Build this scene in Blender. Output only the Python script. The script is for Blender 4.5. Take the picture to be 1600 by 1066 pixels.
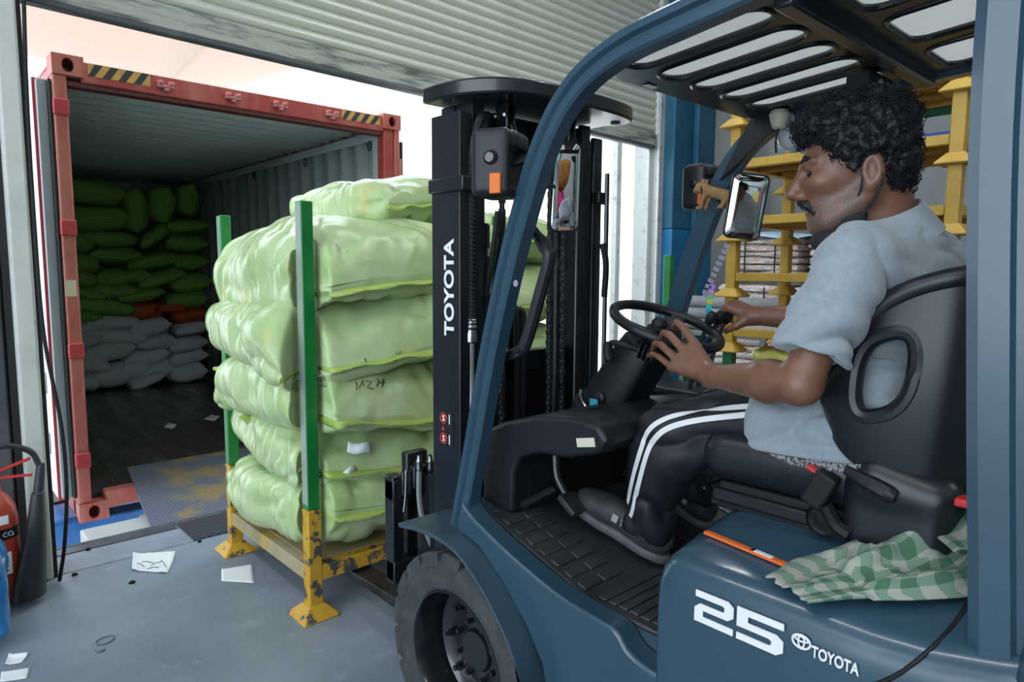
import bpy, bmesh, math, random
import numpy as np
from mathutils import Vector, Matrix, noise
from mathutils.bvhtree import BVHTree

for _o in list(bpy.data.objects): bpy.data.objects.remove(_o)
SC = bpy.context.scene
COL = SC.collection
PI = math.pi
R = math.radians

# ------------------------------------------------------------------ camera
YAW, PITCH, ROLL, FPX, HCAM = 0.73937, 0.10457, 0.00601, 1060.0, 1.5
_f = Vector((math.sin(YAW)*math.cos(PITCH), math.cos(YAW)*math.cos(PITCH), -math.sin(PITCH)))
_r = Vector((math.cos(YAW), -math.sin(YAW), 0)); _u = _r.cross(_f)
_r2 = _r*math.cos(ROLL)+_u*math.sin(ROLL); _u2 = -_r*math.sin(ROLL)+_u*math.cos(ROLL)
CAMPOS = Vector((0, 0, HCAM))
cam_data = bpy.data.cameras.new('camera'); cam = bpy.data.objects.new('camera', cam_data); COL.objects.link(cam)
cam_data.sensor_width = 36.0; cam_data.lens = FPX/1600*36.0; cam_data.clip_start = 0.02; cam_data.clip_end = 300
cam.matrix_world = Matrix(((_r2.x, _u2.x, -_f.x, 0), (_r2.y, _u2.y, -_f.y, 0), (_r2.z, _u2.z, -_f.z, HCAM), (0, 0, 0, 1)))
SC.camera = cam

# ------------------------------------------------------------------ world, sun, exposure
SC.view_settings.view_transform = 'Standard'; SC.view_settings.look = 'None'
SC.view_settings.gamma = 1.0; SC.view_settings.use_curve_mapping = False
SC.view_settings.exposure = 0.95
W = bpy.data.worlds.new('sky'); SC.world = W; W.use_nodes = True
_bg = W.node_tree.nodes['Background']; _bg.inputs[0].default_value = (0.80, 0.91, 1.0, 1); _bg.inputs[1].default_value = 2.3
def sun(name, direction, strength, col, ang):
    l = bpy.data.lights.new(name, 'SUN'); l.energy = strength; l.color = col; l.angle = R(ang)
    o = bpy.data.objects.new(name, l); COL.objects.link(o)
    o.rotation_euler = Vector(direction).to_track_quat('-Z', 'Y').to_euler(); o.location = (-3, -3, 12)
    return o
sun('sun', (0.25, 0.75, -1.15), 2.0, (1.0, 0.95, 0.86), 6)

def added_lamp_light(name, loc, power):  # unseen lamps added to brighten the interior and put highlights on the paint
    l = bpy.data.lights.new(name, 'AREA'); l.shape = 'RECTANGLE'; l.size = .10; l.size_y = 1.5; l.energy = power; l.color = (.93, .97, 1.0)
    o = bpy.data.objects.new(name, l); COL.objects.link(o); o.location = loc; return o
ADDED_LAMPS = [(-.9, -2.4, 4.55), (-.9, .2, 4.55), (-.9, 2.5, 4.55), (3.0, -2.4, 4.55), (3.0, .2, 4.55), (3.0, 2.5, 4.55), (7.0, 1.0, 4.55)]
for _i, _p in enumerate(ADDED_LAMPS): added_lamp_light('added_fill_light', (_p[0], _p[1], _p[2]-.06), 12)

def at(px, py, X=None, Y=None, Z=None):
    """the point of a plane X, Y or Z = const that the photograph shows at a pixel (measuring aid)"""
    d = _f + _r2*((px-800)/FPX) - _u2*((py-533)/FPX)
    if X is not None: t = X/d.x
    elif Y is not None: t = Y/d.y
    else: t = (Z-HCAM)/d.z
    return CAMPOS + d*t

# ------------------------------------------------------------------ helpers: naming
WL = {}
def setp(o, label=None, cat=None, group=None, kind=None):
    if label: o['label'] = label
    if cat: o['category'] = cat
    if group: o['group'] = group
    if kind: o['kind'] = kind
    return o
def thing(name, label, cat, loc, group=None, kind=None):
    o = bpy.data.objects.new(name, None); COL.objects.link(o); o.location = loc; o.empty_display_size = .1
    WL[o.name] = Vector(loc)
    return setp(o, label, cat, group, kind)
def wl(o):
    return WL.get(o.name, Vector((0, 0, 0)))
def link_child(o, parent):
    if parent is not None:
        o.parent = parent; o.matrix_parent_inverse = Matrix.Translation(-wl(parent))
def copy_tree(o, parent=None, delta=None):
    c = o.copy(); COL.objects.link(c); c.parent = parent
    if delta is not None: c.location = o.location + Vector(delta)
    for ch in o.children: 
        k = copy_tree(ch, c)
        k.matrix_parent_inverse = ch.matrix_parent_inverse.copy()
    WL[c.name] = wl(o) + (Vector(delta) if delta is not None else Vector())
    return c

# ------------------------------------------------------------------ helpers: materials
MATS = {}
def M(name, col, rough=.5, metal=0, col2=None, vs=4.0, vc=(.35, .65), bump=0, bs=60, coat=0, spec=.5, aniso=None, detail=6,
      emis=None, trans=0, sss=0, rvar=0, sheen=0, alpha=1, col3=None, vs3=1.2, vc3=(.55, .7)):
    if name in MATS: return MATS[name]
    m = bpy.data.materials.new(name); m.use_nodes = True; MATS[name] = m
    nt = m.node_tree; b = nt.nodes['Principled BSDF']; L = nt.links.new
    b.inputs['Base Color'].default_value = (*col, 1); b.inputs['Roughness'].default_value = rough
    b.inputs['Metallic'].default_value = metal; b.inputs['Coat Weight'].default_value = coat; b.inputs['Coat Roughness'].default_value = .12
    b.inputs['Specular IOR Level'].default_value = spec; b.inputs['Transmission Weight'].default_value = trans
    b.inputs['Sheen Weight'].default_value = sheen; b.inputs['Alpha'].default_value = alpha
    if sss: b.inputs['Subsurface Weight'].default_value = sss; b.inputs['Subsurface Radius'].default_value = (.012, .005, .003); b.inputs['Subsurface Scale'].default_value = 1
    if emis: b.inputs['Emission Color'].default_value = (*emis[0], 1); b.inputs['Emission Strength'].default_value = emis[1]
    tc = nt.nodes.new('ShaderNodeTexCoord'); mp = nt.nodes.new('ShaderNodeMapping'); L(tc.outputs['Object'], mp.inputs[0])
    if aniso: mp.inputs['Scale'].default_value = aniso
    def nz(s, det):
        n = nt.nodes.new('ShaderNodeTexNoise'); n.inputs['Scale'].default_value = s; n.inputs['Detail'].default_value = det; n.inputs['Roughness'].default_value = .6
        L(mp.outputs[0], n.inputs['Vector']); return n
    def ramp(n, lo, hi):
        r = nt.nodes.new('ShaderNodeMapRange'); r.inputs[1].default_value = lo; r.inputs[2].default_value = hi; r.clamp = True
        L(n.outputs[0], r.inputs[0]); return r
    if col2:
        rp = ramp(nz(vs, detail), *vc); mx = nt.nodes.new('ShaderNodeMix'); mx.data_type = 'RGBA'
        mx.inputs[6].default_value = (*col, 1); mx.inputs[7].default_value = (*col2, 1)
        L(rp.outputs[0], mx.inputs[0]); out = mx.outputs[2]
        if col3:
            rp3 = ramp(nz(vs3, detail), *vc3); m3 = nt.nodes.new('ShaderNodeMix'); m3.data_type = 'RGBA'
            L(out, m3.inputs[6]); m3.inputs[7].default_value = (*col3, 1); L(rp3.outputs[0], m3.inputs[0]); out = m3.outputs[2]
        L(out, b.inputs['Base Color'])
    if rvar:
        rr = ramp(nz(vs*1.7, 4), .3, .7); rr.inputs[3].default_value = max(0, rough-rvar); rr.inputs[4].default_value = min(1, rough+rvar)
        L(rr.outputs[0], b.inputs['Roughness'])
    if bump:
        bn = nt.nodes.new('ShaderNodeBump'); bn.inputs['Strength'].default_value = bump; bn.inputs['Distance'].default_value = .01
        L(nz(bs, 4).outputs[0], bn.inputs['Height']); L(bn.outputs[0], b.inputs['Normal'])
    return m

# ------------------------------------------------------------------ helpers: mesh building
class MB:
    def __init__(s): s.v = []; s.f = []
    def add(s, vs, fs):
        n = len(s.v); s.v += [tuple(x) for x in vs]; s.f += [tuple(i+n for i in q) for q in fs]; return s
    def box(s, x0, x1, y0, y1, z0, z1):
        return s.add([(x0,y0,z0),(x1,y0,z0),(x1,y1,z0),(x0,y1,z0),(x0,y0,z1),(x1,y0,z1),(x1,y1,z1),(x0,y1,z1)],
                     [(0,3,2,1),(4,5,6,7),(0,1,5,4),(1,2,6,5),(2,3,7,6),(3,0,4,7)])
    def obox(s, c, half, rot=None):
        c = Vector(c); rot = rot or Matrix.Identity(3); k = len(s.v); hx, hy, hz = half
        s.box(-hx, hx, -hy, hy, -hz, hz)
        for i in range(k, len(s.v)): s.v[i] = tuple(c + rot @ Vector(s.v[i]))
        return s
    def bar(s, a, b, w, h, up=(0, 0, 1)):
        """rectangular bar from a to b, w across, h along up"""
        a, b = Vector(a), Vector(b); d = (b-a); L = d.length; d.normalize(); u = Vector(up); sx = d.cross(u)
        if sx.length < 1e-4: sx = d.cross(Vector((1, 0, 0)))
        sx.normalize(); u = sx.cross(d)
        return s.obox((a+b)/2, (w/2, L/2, h/2), Matrix((sx, d, u)).transposed())
    def prism(s, poly, axis, a0, a1):
        n = len(poly)
        def P(p, a): return (a, p[0], p[1]) if axis == 'x' else ((p[0], a, p[1]) if axis == 'y' else (p[0], p[1], a))
        vs = [P(p, a0) for p in poly] + [P(p, a1) for p in poly]
        fs = [tuple(range(n))[::-1], tuple(range(n, 2*n))] + [(i, (i+1) % n, (i+1) % n+n, i+n) for i in range(n)]
        return s.add(vs, fs)
    def tube(s, path, r, n=10, cap=True, closed=False, ovalup=None):
        P = [Vector(p) for p in path]; m = len(P); rs = r if isinstance(r, (list, tuple)) else [r]*m
        rings = []; nrm = None
        for i in range(m):
            if closed: t = P[(i+1) % m]-P[i-1]
            else: t = P[min(i+1, m-1)]-P[max(i-1, 0)]
            if t.length < 1e-9: t = Vector((0, 0, 1))
            t.normalize()
            if nrm is None:
                nrm = t.orthogonal().normalized()
            else:
                nrm = (nrm - t*nrm.dot(t))
                if nrm.length < 1e-6: nrm = t.orthogonal()
                nrm.normalize()
            bn = t.cross(nrm)
            rings.append([P[i] + (nrm*math.cos(2*PI*k/n)+bn*math.sin(2*PI*k/n))*rs[i] for k in range(n)])
        return s.loft(rings, cap and not closed, closed)
    def loft(s, rings, cap=True, closed=False, wrap=True):
        n = len(rings[0]); m = len(rings); vs = [p for q in rings for p in q]; fs = []
        for i in range(m if closed else m-1):
            j = (i+1) % m
            for k in range(n if wrap else n-1):
                l = (k+1) % n
                fs.append((i*n+k, i*n+l, j*n+l, j*n+k))
        if cap: fs += [tuple(range(n))[::-1], tuple((m-1)*n+k for k in range(n))]
        return s.add(vs, fs)
    def lathe(s, prof, c, axis='z', n=32):
        """prof: (radius, distance along axis)"""
        c = Vector(c); rings = []
        ax = {'x': (Vector((1,0,0)), Vector((0,1,0)), Vector((0,0,1))), 'y': (Vector((0,1,0)), Vector((0,0,1)), Vector((1,0,0))), 'z': (Vector((0,0,1)), Vector((1,0,0)), Vector((0,1,0)))}
        if isinstance(axis, str): a, e1, e2 = ax[axis]
        else: a = Vector(axis).normalized(); e1 = a.orthogonal().normalized(); e2 = a.cross(e1)
        for r, t in prof:
            rings.append([c + a*t + (e1*math.cos(2*PI*k/n)+e2*math.sin(2*PI*k/n))*max(r, 1e-5) for k in range(n)])
        return s.loft(rings, cap=False)
    def xf(s, mat, k=0):
        for i in range(k, len(s.v)): s.v[i] = tuple(mat @ Vector(s.v[i]))
        return s
    def build(s, name, mat, parent=None, bevel=0, seg=2, smooth=35, sub=0, base=False, label=None, recalc=True):
        me = bpy.data.meshes.new(name); me.from_pydata(s.v, [], s.f)
        if recalc:
            bm = bmesh.new(); bm.from_mesh(me); bmesh.ops.recalc_face_normals(bm, faces=bm.faces); bm.to_mesh(me); bm.free()
        return finish(me, name, mat, parent, bevel, seg, smooth, sub, base, label)
def finish(me, name, mat, parent=None, bevel=0, seg=2, smooth=35, sub=0, base=False, label=None):
    if smooth:
        me.shade_smooth()
        if smooth < 180: me.set_sharp_from_angle(angle=R(smooth))
    me.materials.append(mat if not isinstance(mat, str) else MATS[mat])
    o = bpy.data.objects.new(name, me); COL.objects.link(o); link_child(o, parent)
    if bevel:
        b = o.modifiers.new('bevel', 'BEVEL'); b.width = bevel; b.segments = seg; b.limit_method = 'ANGLE'; b.angle_limit = R(40)
    if sub:
        m = o.modifiers.new('sub', 'SUBSURF'); m.levels = sub; m.render_levels = sub
    if parent is None or base:
        co = np.empty(len(me.vertices)*3); me.vertices.foreach_get('co', co); co = co.reshape(-1, 3)
        lo, hi = co.min(0), co.max(0); loc = Vector(((lo[0]+hi[0])/2, (lo[1]+hi[1])/2, lo[2]))
        me.transform(Matrix.Translation(-loc)); 
        if parent is None: o.location = loc; WL[o.name] = loc
        else: o.location = loc
    if label: o['label'] = label
    return o
def struct(mb, name, mat, label=None, **k):
    o = mb.build(name, mat, **k); o['kind'] = 'structure'
    if label: o['label'] = label
    return o

def arc(c, r, a0, a1, n, plane='yz', x=0):
    out = []
    for i in range(n+1):
        a = R(a0+(a1-a0)*i/n); out.append((c[0]+r*math.cos(a), c[1]+r*math.sin(a)))
    return out
def smooth_path(pts, n=6, closed=False):
    """Catmull-Rom through points"""
    P = [Vector(p) for p in pts]; m = len(P); out = []
    rng = range(m if closed else m-1)
    for i in rng:
        p0 = P[i-1] if (closed or i > 0) else P[0]*2-P[1]; p1 = P[i]; p2 = P[(i+1) % m]
        p3 = P[(i+2) % m] if (closed or i+2 < m) else P[-1]*2-P[-2]
        for k in range(n):
            t = k/n; t2 = t*t; t3 = t2*t
            out.append(.5*((2*p1)+(-p0+p2)*t+(2*p0-5*p1+4*p2-p3)*t2+(-p0+3*p1-3*p2+p3)*t3))
    if not closed: out.append(P[-1])
    return out

# ------------------------------------------------------------------ helpers: implicit surfaces (smooth unions meshed by surface nets)
def smin(a, b, k):
    h = np.clip(.5+.5*(b-a)/k, 0, 1); return b*(1-h)+a*h-k*h*(1-h)
def smax(a, b, k): return -smin(-a, -b, k)
def cap(p, a, b, ra, rb):
    a = np.array(a, float); b = np.array(b, float); ab = b-a; t = np.clip(((p-a)@ab)/(ab@ab), 0, 1)
    return np.linalg.norm(p-a-t[:, None]*ab, axis=1)-(ra+(rb-ra)*t)
def ell(p, c, r, rot=None):
    q = p-np.array(c, float)
    if rot is not None: q = q@np.array(rot)      # rot columns = local axes in the world
    r = np.array(r, float); k0 = np.linalg.norm(q/r, axis=1); k1 = np.linalg.norm(q/(r*r), axis=1)
    return k0*(k0-1)/np.maximum(k1, 1e-9)
def rbox(p, c, h, rad, rot=None):
    q = p-np.array(c, float)
    if rot is not None: q = q@np.array(rot)
    q = np.abs(q)-(np.array(h, float)-rad)
    return np.linalg.norm(np.maximum(q, 0), axis=1)+np.minimum(q.max(1), 0)-rad
def sdf_arrays(fn, lo, hi, h):
    lo = np.array(lo, float); hi = np.array(hi, float); B = 4
    nb = np.maximum(np.ceil((hi-lo)/(h*B)).astype(int), 1); n = nb*B+1
    g = np.stack(np.meshgrid(*[np.arange(k) for k in nb], indexing='ij'), -1).reshape(-1, 3)
    cd = fn(lo+(g+.5)*h*B)
    d = np.repeat(np.repeat(np.repeat(cd.reshape(nb), B, 0), B, 1), B, 2).astype(np.float64)
    d = np.pad(d, ((0, 1),)*3, mode='edge')
    act = g[np.abs(cd) < h*B*1.6]
    offs = np.stack(np.meshgrid(*[np.arange(B+1)]*3, indexing='ij'), -1).reshape(-1, 3)
    idx = (act[:, None, :]*B+offs[None]).reshape(-1, 3)
    flat = np.unique(np.ravel_multi_index(idx.T, n)); ii = np.stack(np.unravel_index(flat, n), -1)
    d.reshape(-1)[flat] = np.concatenate([fn(lo+ch*h) for ch in np.array_split(ii, max(1, len(ii)//200000))])
    s = d < 0
    c8 = [(i, j, k) for i in (0, 1) for j in (0, 1) for k in (0, 1)]
    cnt = sum(s[i:n[0]-1+i, j:n[1]-1+j, k:n[2]-1+k].astype(np.int8) for i, j, k in c8)
    cells = np.argwhere((cnt > 0) & (cnt < 8))
    cid = -np.ones(n-1, int); cid[tuple(cells.T)] = np.arange(len(cells))
    acc = np.zeros((len(cells), 3)); num = np.zeros(len(cells))
    for a in c8:
        for ax in range(3):
            if a[ax]: continue
            b = list(a); b[ax] = 1
            da = d[tuple((cells+a).T)]; db = d[tuple((cells+b).T)]
            m = (da < 0) != (db < 0); t = np.where(m, da/np.where(m, da-db, 1), 0)
            p = np.array(a, float)+np.eye(3)[ax]*t[:, None]
            acc += p*m[:, None]; num += m
    V = lo+(cells+acc/num[:, None])*h
    F = []
    for ax in range(3):
        u, w = (ax+1) % 3, (ax+2) % 3
        sl = [slice(None)]*3; sl2 = [slice(None)]*3; sl[ax] = slice(0, n[ax]-1); sl2[ax] = slice(1, n[ax])
        A = s[tuple(sl)]; Bq = s[tuple(sl2)]; e = np.argwhere(A != Bq)
        ok = (e[:, u] > 0) & (e[:, w] > 0) & (e[:, u] < n[u]-1) & (e[:, w] < n[w]-1); e = e[ok]
        inside = A[tuple(e.T)]
        q = []
        for du, dw in ((0, 0), (1, 0), (1, 1), (0, 1)):
            c = e.copy(); c[:, u] -= du; c[:, w] -= dw; q.append(cid[tuple(c.T)])
        q = np.stack(q, 1); q[~inside] = q[~inside][:, ::-1]
        F.append(q)
    return V, np.concatenate(F)
def sdf_mesh(fn, lo, hi, h, name, mat, parent=None, disp=None, relax=1, base=False, label=None):
    V, F = sdf_arrays(fn, lo, hi, h)
    for _ in range(relax):
        acc = np.zeros_like(V); num = np.zeros(len(V))
        for i in range(4):
            np.add.at(acc, F[:, i], V[F[:, i-1]]); np.add.at(num, F[:, i], 1)
        V = V*.5+.5*acc/num[:, None]
    me = bpy.data.meshes.new(name); me.from_pydata(V.tolist(), [], F.tolist())
    if disp is not None:
        nr = np.empty(len(V)*3); me.vertices.foreach_get('normal', nr); nr = nr.reshape(-1, 3)
        V = V + disp(V, nr); me.vertices.foreach_set('co', V.reshape(-1)); me.update()
    return finish(me, name, mat, parent, smooth=180, base=base, label=label)
def nz3(V, scale, seed=0, aniso=(1, 1, 1)):
    s = np.array(aniso)*scale
    return np.array([noise.noise(Vector((p[0]*s[0]+seed, p[1]*s[1]+seed*1.7, p[2]*s[2]-seed))) for p in V])

def text_mesh(txt, name, mat, parent, origin, xdir, ydir, height, depth=.002, width=None, label=None, shear=0, bold=0):
    """flat lettering as thin geometry: origin = lower left, xdir = writing direction, ydir = up of the letters"""
    cu = bpy.data.curves.new(name, 'FONT'); cu.body = txt; cu.extrude = .5; cu.shear = shear; cu.offset = bold
    o = bpy.data.objects.new(name, cu); COL.objects.link(o)
    dg = bpy.context.evaluated_depsgraph_get(); me = bpy.data.meshes.new_from_object(o.evaluated_get(dg)); bpy.data.objects.remove(o)
    co = np.empty(len(me.vertices)*3); me.vertices.foreach_get('co', co); co = co.reshape(-1, 3)
    lo, hi = co.min(0), co.max(0); co -= np.array([lo[0], lo[1], 0]); hgt = hi[1]-lo[1]; wid = hi[0]-lo[0]
    sx = (width/wid) if width else height/hgt
    X, Y = Vector(xdir).normalized(), Vector(ydir).normalized(); N = X.cross(Y)
    new = [Vector(origin)+X*(c[0]*sx)+Y*(c[1]*height/hgt)+N*(c[2]+.5)*depth for c in co]
    me.vertices.foreach_set('co', np.array(new).reshape(-1)); me.materials.clear()
    return finish(me, name, mat, parent, smooth=0, label=label)
# ================================================================== materials
M('concrete', (.29,.34,.40), .40, col2=(.15,.185,.23), vs=1.3, vc=(.3,.75), bump=.12, bs=45, rvar=.1, col3=(.36,.41,.47), vs3=7, vc3=(.6,.8))
M('dock_concrete', (.30,.34,.39), .5, col2=(.2,.23,.27), vs=4, bump=.15, bs=60)
M('yard', (.42,.42,.40), .9, col2=(.34,.34,.33), vs=2)
M('wall_paint', (.58,.60,.60), .7, col2=(.48,.50,.50), vs=1.5, bump=.05)
M('jamb_paint', (.58,.60,.56), .55, col2=(.46,.47,.44), vs=6, vc=(.5,.85), bump=.1, bs=90, col3=(.24,.235,.21), vs3=5, vc3=(.62,.74))
M('dark_sheet', (.07,.075,.08), .5, col2=(.14,.145,.15), vs=5, vc=(.5,.75))
M('black_rubber', (.012,.013,.014), .55)
M('ceiling_paint', (.66,.66,.64), .8)
M('shutter', (.60,.62,.55), .40, metal=.1, col2=(.50,.52,.46), vs=3, vc=(.5,.9), bump=.03, bs=40)
M('shutter_bar', (.42,.43,.38), .6, col2=(.10,.11,.11), vs=10, vc=(.46,.66), bump=.3, bs=80, aniso=(.35,1,2.5))
M('guide_rail', (.55,.57,.55), .45, metal=.3, col2=(.3,.31,.3), vs=14, vc=(.55,.75))
M('blue_wall_upper', (.018,.115,.20), .5, col2=(.012,.08,.15), vs=3)
M('blue_wall_lower', (.005,.16,.36), .45, col2=(.004,.11,.27), vs=3)
M('white_facade', (.86,.86,.85), .8, col2=(.78,.78,.77), vs=2)
M('grey_facade', (.55,.57,.6), .7)

# ================================================================== room shell
WY = 3.87        # inner face of the wall with the roller door
o = struct(MB().box(-9, 10.2, -8.2, 3.832, -.4, 0), 'floor', 'concrete', 'blue-grey polished concrete warehouse floor with stains')
dk = MB().box(-9, 10.2, 3.85, 4.18, -.5, -.002)
o = struct(dk, 'floor_dock_edge', 'dock_concrete', 'grey dock edge strip beyond the floor joint', bevel=.006)
struct(MB().box(-30, 40, 3.9, 60, -1.5, -1.3), 'ground_yard', 'yard', 'pale concrete yard outside the dock')
struct(MB().box(-6.5, 10.2, -8.2, 4.25, 5.6, 5.75), 'ceiling', 'ceiling_paint', 'white warehouse roof')
struct(MB().box(-6.5, 10.2, -6.2, -6, 0, 5.6), 'wall_rear', 'wall_paint', 'light wall behind the camera')
struct(MB().box(10, 10.2, -8, 4.2, 0, 5.6), 'wall_right', 'wall_paint', 'light grey warehouse side wall behind the racks')
struct(MB().box(6.2, 10, WY-.04, 4.2, 0, 5.6), 'wall_back_right', 'wall_paint', 'light grey wall right of the blue pillar')
struct(MB().box(-9, 6.2, 4.12, 4.25, 4.3, 5.6), 'wall_lintel', 'wall_paint', 'wall above the roller door')
# left of the door: dark sheet wall in vertical panels
wl_ = struct(MB().box(-9, .40, 3.98, 4.25, 0, 4.3), 'wall_left', 'dark_sheet', 'dark metal sheet wall left of the roller door')
for i in range(10):
    x1 = .372-.21*i
    MB().box(x1-.205, x1, 3.90, 3.975, 0, 4.3).build('wall_panel', 'dark_sheet', wl_, bevel=.012)
for z in (.35, .62, 1.3, 2.0, 2.7):
    MB().lathe([(0, 0), (.012, 0), (.012, .01), (0, .014)], (.30, 3.90, z), (0, -1, 0), 10).build('rivet', 'black_rubber', wl_)
# painted door jamb
jb = thing('trim_1', 'cream painted concrete door jamb beside the fire extinguisher', None, (.42, 3.95, 0), kind='structure')
MB().box(.402, .486, 3.80, 4.15, 0, 4.3).build('jamb', 'jamb_paint', jb, bevel=.012)
MB().box(.486, .505, 3.82, 4.12, 0, 4.3).build('rubber_edge', 'black_rubber', jb, bevel=.004)
MB().box(.375, .403, 3.86, 4.0, 0, 4.3).build('dark_joint', 'black_rubber', jb)
# blue pillar right of the door
bp = thing('trim_2', 'blue painted pillar with a brighter blue lower half right of the roller door', None, (5.85, 3.95, 0), kind='structure')
MB().box(5.50, 6.2, 3.79, 4.04, 1.90, 5.6).build('pillar_upper', 'blue_wall_upper', bp, bevel=.01)
MB().box(5.50, 6.2, 3.79, 4.04, 0, 1.898).build('pillar_lower', 'blue_wall_lower', bp, bevel=.01)
MB().box(5.80, 6.08, 3.73, 3.788, 0, 1.897).build('lower_panel', 'blue_wall_lower', bp, bevel=.01)
MB().box(5.80, 6.08, 3.73, 3.788, 1.899, 5.6).build('upper_panel', 'blue_wall_upper', bp, bevel=.01)

MB().box(5.50, 6.2, 4.041, 4.25, 0, 5.6).build('pillar_outer', 'guide_rail', bp)
# ================================================================== roller shutter
SH = thing('roller_shutter', 'weathered cream roller shutter half raised over the loading door', 'shutter', (2.8, 3.98, 2.5))
SY, SZ = 3.97, 2.685
MB().box(.50, 5.44, SY-.035, SY+.035, SZ, SZ+.028).build('bottom_seal', 'dark_sheet', SH, bevel=.006)
MB().box(.50, 5.44, SY-.03, SY+.03, SZ+.028, SZ+.150).build('bottom_bar', 'shutter_bar', SH, bevel=.006)
prof = []
for i in range(9):
    t = i/8; prof.append((SY-.004-.030*math.sin(PI*t)**.8, t*.066))
prof += [(SY-.002, .0725), (SY+.006, .0725), (SY+.006, .066)] + [(p[0]+.006, p[1]) for p in prof[-2::-1]]
sl = MB().prism(prof, 'x', .50, 5.44).build('slat', 'shutter', SH, smooth=50)
sl.location.z = SZ+.153
for i in range(1, 24):
    c = sl.copy(); COL.objects.link(c); c.location.z = SZ+.153+.073*i; c.location.y = (i % 3)*.0012
SH.rotation_euler = (0, R(.75), R(.6))
# guide rails
for nm, x0, x1 in (('left', .44, .50), ('right', 5.42, 5.50)):
    g = thing('trim_3' if nm == 'left' else 'trim_4', 'steel guide rail of the roller shutter on the %s' % nm, None, ((x0+x1)/2, SY, 0), kind='structure')
    MB().box(x0, x1, SY-.07, SY-.045, 0, 4.3).box(x0, x1, SY+.045, SY+.07, 0, 4.3).box(x0 if nm == 'left' else x1-.02, x0+.02 if nm == 'left' else x1, SY-.046, SY+.046, 0, 4.3).build('channel', 'guide_rail', g, bevel=.004)
MB().box(5.30, 5.37, 4.3, 4.37, -.4, 3.4).build('steel_post', 'guide_rail', bevel=.006)
setp(bpy.data.objects['steel_post'], 'grey steel post standing just outside the right end of the door', 'post')

# ================================================================== outside: white buildings, canopy
wb = thing('white_building', 'sunlit white building across the yard right of the container', 'building', (9, 11, -1.3))
MB().box(4.6, 24, 12.0, 16, -1.3, 7).build('wall', 'white_facade', wb)
MB().box(5.3, 9.0, 11.85, 12.0, -1.3, 3.2).build('plinth_wall', 'white_facade', wb, bevel=.01)
MB().box(9.05, 9.6, 11.6, 12, -1.3, 6).build('pilaster', 'grey_facade', wb, bevel=.01)
for x in (6.0, 10.6, 13.0):
    f = MB().box(x, x+1.1, 11.93, 12.01, 3.9, 5.1).build('window', 'grey_facade', wb, bevel=.01)
    MB().box(x+.06, x+1.04, 11.91, 11.935, 3.96, 5.04).build('pane', M('pane', (.5,.56,.6), .1), f)
ac = thing('wall_box', 'white utility cabinet with pipes on the white building behind the container post', 'cabinet', (6.1, 11.6, 2.3))
MB().box(5.75, 6.35, 11.55, 11.85, 2.15, 3.25).build('body', 'white_facade', ac, bevel=.02)
MB().box(5.98, 6.1, 11.53, 11.56, 3.0, 3.06).build('vent', 'grey_facade', ac)
MB().tube(smooth_path([(5.95,11.5,2.75),(6.1,11.45,2.45),(6.28,11.5,2.1),(6.2,11.5,1.8)],5), .015, 6).build('pipe', 'grey_facade', ac)
MB().tube(smooth_path([(6.0,11.5,2.72),(6.2,11.45,2.5),(6.33,11.5,2.2)],5), .012, 6).build('pipe', 'grey_facade', ac)
for k, (px, X) in enumerate(((553, 4.3), (562, 4.45))):
    a = at(px-3, 118, Y=9.5); 
    o = MB().tube([(a.x, 9.5, -1.3), (a.x-.02, 9.5, 5.5)], .014, 6).build('hanging_wire' if k == 0 else 'hanging_cable', 'grey_facade')
    setp(o, ('thin grey wire, the left of two rising behind the container roof', 'thin grey cable, the right of two rising behind the container roof')[k], 'wire')
M('tarpaulin', (.68,.635,.59), .7)
nt = MATS['tarpaulin'].node_tree; tr = nt.nodes.new('ShaderNodeBsdfTranslucent'); tr.inputs[0].default_value = (.62,.575,.525,1)
mx = nt.nodes.new('ShaderNodeMixShader'); mx.inputs[0].default_value = .6
nt.links.new(nt.nodes['Principled BSDF'].outputs[0], mx.inputs[1]); nt.links.new(tr.outputs[0], mx.inputs[2]); nt.links.new(mx.outputs[0], nt.nodes['Material Output'].inputs[0])
cn = thing('canopy', 'cream translucent tarpaulin canopy over the container', 'canopy', (2, 7, 4.3))
def sheet(pts, name, sag):
    a, b, c, d = [Vector(p) for p in pts]; n = 10; rows = []
    for i in range(n+1):
        for j in range(n+1):
            u, v = i/n, j/n; p = a.lerp(b, u).lerp(d.lerp(c, u), v); p.z -= sag*math.sin(PI*u)*math.sin(PI*v)*1.0; rows.append(p)
    mb = MB().add(rows, [(i*(n+1)+j, (i+1)*(n+1)+j, (i+1)*(n+1)+j+1, i*(n+1)+j+1) for i in range(n) for j in range(n)])
    o = mb.build(name, 'tarpaulin', cn, smooth=180); m = o.modifiers.new('s', 'SOLIDIFY'); m.thickness = .006
sheet([(-2.5, 9.5, 3.88), (2.75, 9.5, 3.85), (2.55, 7.0, 3.84), (-2.5, 7.0, 3.90)], 'tarpaulin_panel', .08)
sheet([(2.75, 9.5, 3.85), (3.40, 9.5, 3.835), (3.50, 7.0, 3.70), (2.55, 7.0, 3.84)], 'tarpaulin_flap', .03)
for a, b in (((-2.5, 7.0, 3.86), (3.5, 7.0, 3.82)), ((-2.5, 9.5, -1.3), (-2.5, 9.5, 3.88)), ((-2.5, 7.0, -1.3), (-2.5, 7.0, 3.9))): MB().tube([a, b], .02, 8).build('frame_tube', 'guide_rail', cn)

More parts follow.
